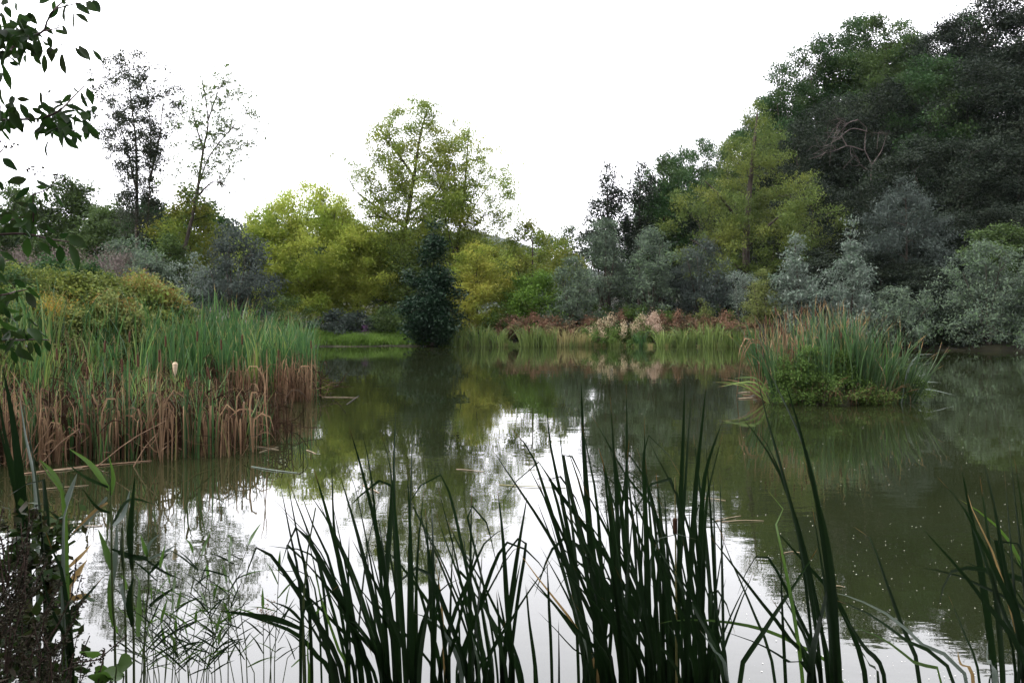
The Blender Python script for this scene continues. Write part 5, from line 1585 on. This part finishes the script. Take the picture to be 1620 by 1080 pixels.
def build_debris():
    rng = np.random.default_rng(3)

    def stick(a, b, r, mat, label, group=None, lift=.012, cat='stick'):
        def w(px, py):
            Y = F * H / (py - HY)
            return np.array([(px - 810) / F * Y, Y, 0])
        p, q = w(*a), w(*b)
        m = (p + q) / 2 + np.array([0, rng.normal() * .03, .008])
        r = r * .7
        V, Q = tube_path(catmull([p, m, q], 6) - p, r, r * .6, 6)
        V[:, 2] *= .8
        o = mesh('floating_stick', V, Q, M[mat], smooth=True)
        o.location = (p[0], p[1], lift * .3)
        tag(o, label, cat, group)
    stick((20, 752), (240, 729), .022, 'driftred', 'longest brown reed stem floating before the left reed bed')
    stick((75, 745), (130, 740), .016, 'drift', 'short pale reed stem floating before the left reed bed')
    stick((75, 836), (162, 832), .012, 'drift', 'pale reed stem floating among the near left cattails')
    stick((55, 775), (140, 768), .01, 'drift', 'thin reed stem floating in the dark reflection at left')
    stick((385, 704), (441, 712), .014, 'drift', 'pale bent reed floating off the tip of the front reeds')
    stick((410, 716), (440, 707), .008, 'drift', 'thin reed crossing the pale bent one')
    stick((398, 738), (470, 748), .012, 'bladepale', 'pale green leaf floating on the bright water edge', cat='leaf')
    stick((485, 712), (500, 718), .012, 'drift', 'short pale stick floating right of the front reeds')
    stick((510, 628), (566, 629), .016, 'drift', 'pale reed floating off the tip of the tall reeds')
    stick((548, 640), (568, 626), .014, 'bark', 'dark twig poking out of the water off the tall reeds')
    stick((1168, 622), (1200, 619), .03, 'drift', 'short pale driftwood left of the islet')
    stick((1168, 631), (1232, 628), .04, 'drift', 'longest driftwood piece lying left of the islet')
    stick((1175, 626), (1220, 624), .03, 'driftred', 'brown driftwood piece lying between pale ones')
    stick((722, 742), (765, 746), .008, 'drift', 'thin reed floating in the central reflection')
    stick((790, 767), (895, 772), .009, 'sedgestraw', 'long thin straw floating in mid water')
    stick((1132, 824), (1172, 816), .008, 'drift', 'pale straw floating right of the dense clump')
    stick((1140, 826), (1208, 824), .008, 'drift', 'longer pale straw under the other one')
    stick((1110, 788), (1148, 792), .008, 'drift', 'short pale straw near the top right of the dense clump')
    stick((1240, 875), (1272, 876), .007, 'drift', 'short straw floating behind the islet-side cattails')
    stick((1320, 927), (1336, 929), .006, 'drift', 'tiny straw floating by the sweeping leaves')
    stick((575, 768), (600, 780), .012, 'drift', 'tan stick floating behind the left-centre clump')
    stick((850, 757), (880, 759), .006, 'bark', 'dark thin straw floating left of the dense clump')
    # bent dry reeds at the reed bed tip
    for i, l in enumerate((((392, 706), (405, 690), (425, 684), (438, 700)), ((388, 705), (400, 676), (420, 672), (432, 690)), ((385, 700), (395, 665), (405, 640), (398, 620)))):
        p0 = P(*l[0], 12)
        p0[2] = -.03
        q = [np.zeros(3)] + [P(px, py, 12 + .1 * j) - p0 for j, (px, py) in enumerate(l[1:])]
        V, Q, uv = blade(q, .014, .3, .15, 12)
        o = mesh('bent_reed', V, Q, M['reeddry' if i < 2 else 'reedpale'], uv=uv)
        o.location = p0
        tag(o, ('thin dry reed arching into the water off the front reeds', 'second thin dry reed arching above the first', 'thin green reed standing off the front reeds')[i], 'reed')
    # white specks and feather
    n = 650
    px = np.concatenate([rng.uniform(1180, 1640, 500), rng.uniform(60, 1640, 150)])
    py = np.concatenate([640 + 440 * rng.random(500) ** .6, rng.uniform(600, 900, 150)])
    Y = F * H / (py - HY)
    x = (px - 810) / F * Y
    cen = np.stack([x, Y, np.full(n, .003)], -1)
    r = (rng.uniform(.3, 1, n) ** 2 * .0042 * (Y / 5) ** .8)[:, None]
    ang = np.arange(5) * 2 * math.pi / 5
    V = cen[:, None] + np.stack([np.cos(ang), np.sin(ang), np.zeros(5)], -1)[None] * r[:, None] + np.array([0, 0, 1]) * (rng.random((n, 1, 1)) * .004)
    Q = np.arange(n * 5).reshape(-1, 5)
    tag(mesh('floating_seeds', V.reshape(-1, 3), Q, M['speck']), 'white seeds and fluff scattered over the pond', 'seeds', None, 'stuff')


# ------------------------------------------------------------------ hills, sky, light, camera
def build_far_hill():
    px = np.array([-1500, -200, 300, 480, 560, 620, 700, 760, 800, 830, 900, 1000, 1500, 3000])
    py = np.array([430, 420, 410, 395, 372, 362, 366, 368, 374, 388, 420, 440, 450, 470])
    D = 900.0
    xs = np.linspace(-1500, 1500, 160)
    hz = np.interp(xs / D * F + 810, px, H - (py - HY) / F * D)
    hz = hz + 2 * np.sin(xs * .11) + 1.5 * np.sin(xs * .23 + 1) + 1.2 * np.sin(xs * .51)
    rows = []
    for f, y in ((-.05, D - 260), (.25, D - 180), (.6, D - 100), (.9, D - 35), (1, D), (.85, D + 80), (.3, D + 250), (-.05, D + 400)):
        rows.append(np.stack([xs, np.full(160, y), hz * f], -1))
    V = np.concatenate(rows)
    Q = [(r * 160 + i, r * 160 + i + 1, (r + 1) * 160 + i + 1, (r + 1) * 160 + i) for r in range(7) for i in range(159)]
    tag(mesh('hills', V, Q, M['farhill'], smooth=True), kind='structure')


def build_light():
    w = bpy.data.worlds.new('World')
    S.world = w
    w.use_nodes = True
    nt = w.node_tree
    L = nt.links.new
    bg = nt.nodes['Background']
    sk = N(nt, 'ShaderNodeTexSky', sky_type='NISHITA')
    sk.sun_disc = False
    sk.sun_elevation = R(SUN_EL)
    sk.sun_rotation = R(SUN_AZ)
    sk.dust_density = 4
    hs = N(nt, 'ShaderNodeHueSaturation')
    hs.inputs['Saturation'].default_value = .25
    L(sk.outputs[0], hs.inputs['Color'])
    # cloud layer: thinner and brighter over the pond, thicker behind the viewer
    tc = N(nt, 'ShaderNodeTexCoord')
    dp = N(nt, 'ShaderNodeVectorMath', operation='DOT_PRODUCT')
    L(tc.outputs['Generated'], dp.inputs[0])
    dp.inputs[1].default_value = (math.sin(R(-25)) * math.cos(R(45)), math.cos(R(-25)) * math.cos(R(45)), math.sin(R(45)))
    mr = N(nt, 'ShaderNodeMapRange')
    mr.inputs[1].default_value = -.5
    mr.inputs[2].default_value = 1
    mr.inputs[3].default_value = SKY_LO
    mr.inputs[4].default_value = SKY_HI
    L(dp.outputs['Value'], mr.inputs[0])
    no = N(nt, 'ShaderNodeTexNoise')
    no.inputs['Scale'].default_value = 2.2
    no.inputs['Detail'].default_value = 4
    L(tc.outputs['Generated'], no.inputs['Vector'])
    m2 = N(nt, 'ShaderNodeMapRange')
    m2.inputs[3].default_value = .8
    m2.inputs[4].default_value = 1.2
    L(no.outputs['Fac'], m2.inputs[0])
    mu = N(nt, 'ShaderNodeMath', operation='MULTIPLY')
    L(mr.outputs[0], mu.inputs[0])
    L(m2.outputs[0], mu.inputs[1])
    vm = N(nt, 'ShaderNodeVectorMath', operation='SCALE')
    vm.inputs[0].default_value = (.98, .97, 1.03)
    L(mu.outputs[0], vm.inputs['Scale'])
    mx = N(nt, 'ShaderNodeMix', data_type='RGBA')
    mx.inputs[0].default_value = .8
    L(hs.outputs[0], mx.inputs[6])
    L(vm.outputs[0], mx.inputs[7])
    L(mx.outputs[2], bg.inputs[0])
    bg.inputs[1].default_value = .12
    su = bpy.data.lights.new('sun', 'SUN')
    su.energy = 1.3
    su.angle = R(22)
    su.color = (1, .96, .9)
    so = bpy.data.objects.new('sun', su)
    C.objects.link(so)
    d = Vector((math.sin(R(SUN_AZ)) * math.cos(R(SUN_EL)), math.cos(R(SUN_AZ)) * math.cos(R(SUN_EL)), math.sin(R(SUN_EL))))
    so.rotation_euler = d.to_track_quat('Z', 'Y').to_euler()
    so.location = (-20, 30, 60)
    vs = S.view_settings
    vs.view_transform = 'Standard'
    vs.look = 'None'
    vs.exposure = EXPO
    vs.gamma = 1


def build_camera():
    cam = bpy.data.cameras.new('camera')
    cam.sensor_width = 36
    cam.lens = 36 * F / 1620
    cam.shift_y = -(540 - HY) / 1620
    cam.clip_end = 5000
    cam.clip_start = .05
    o = bpy.data.objects.new('camera', cam)
    C.objects.link(o)
    o.location = (0, 0, H)
    o.rotation_euler = (R(90), 0, 0)
    S.camera = o


def build_haze():
    V = [(-1600, -320, -3), (1600, -320, -3), (1600, 2050, -3), (-1600, 2050, -3), (-1600, -320, 140), (1600, -320, 140), (1600, 2050, 140), (-1600, 2050, 140)]
    Q = [(3, 2, 1, 0), (4, 5, 6, 7), (0, 1, 5, 4), (1, 2, 6, 5), (2, 3, 7, 6), (3, 0, 4, 7)]
    m, nt, out = newmat('haze_air')
    pv = N(nt, 'ShaderNodeVolumePrincipled')
    pv.inputs['Color'].default_value = (.8, .87, 1, 1)
    pv.inputs['Density'].default_value = .00004
    nt.links.new(pv.outputs[0], out.inputs['Volume'])
    tag(mesh('haze', V, Q, m), 'thin pale haze in the air over the valley', 'haze', None, 'stuff')


SKY_LO, SKY_HI, EXPO = 5.0, 14.5, 1.7
SUN_AZ, SUN_EL = -112, 46
S.render.engine = 'CYCLES'
S.cycles.max_bounces = 6
S.cycles.diffuse_bounces = 3
S.cycles.glossy_bounces = 3
S.cycles.transmission_bounces = 4
S.cycles.use_denoising = True
S.cycles.denoiser = 'OPENIMAGEDENOISE'
S.cycles.denoising_input_passes = 'RGB_ALBEDO_NORMAL'
S.cycles.denoising_prefilter = 'ACCURATE'
build_ground()
build_water()
build_far_hill()
build_trees()
build_hill()
build_left_bank()
build_reeds()
build_far_bank()
build_cattails()
build_fore_weeds()
build_overhang()
build_canopy()
build_debris()
build_haze()
build_light()
build_camera()
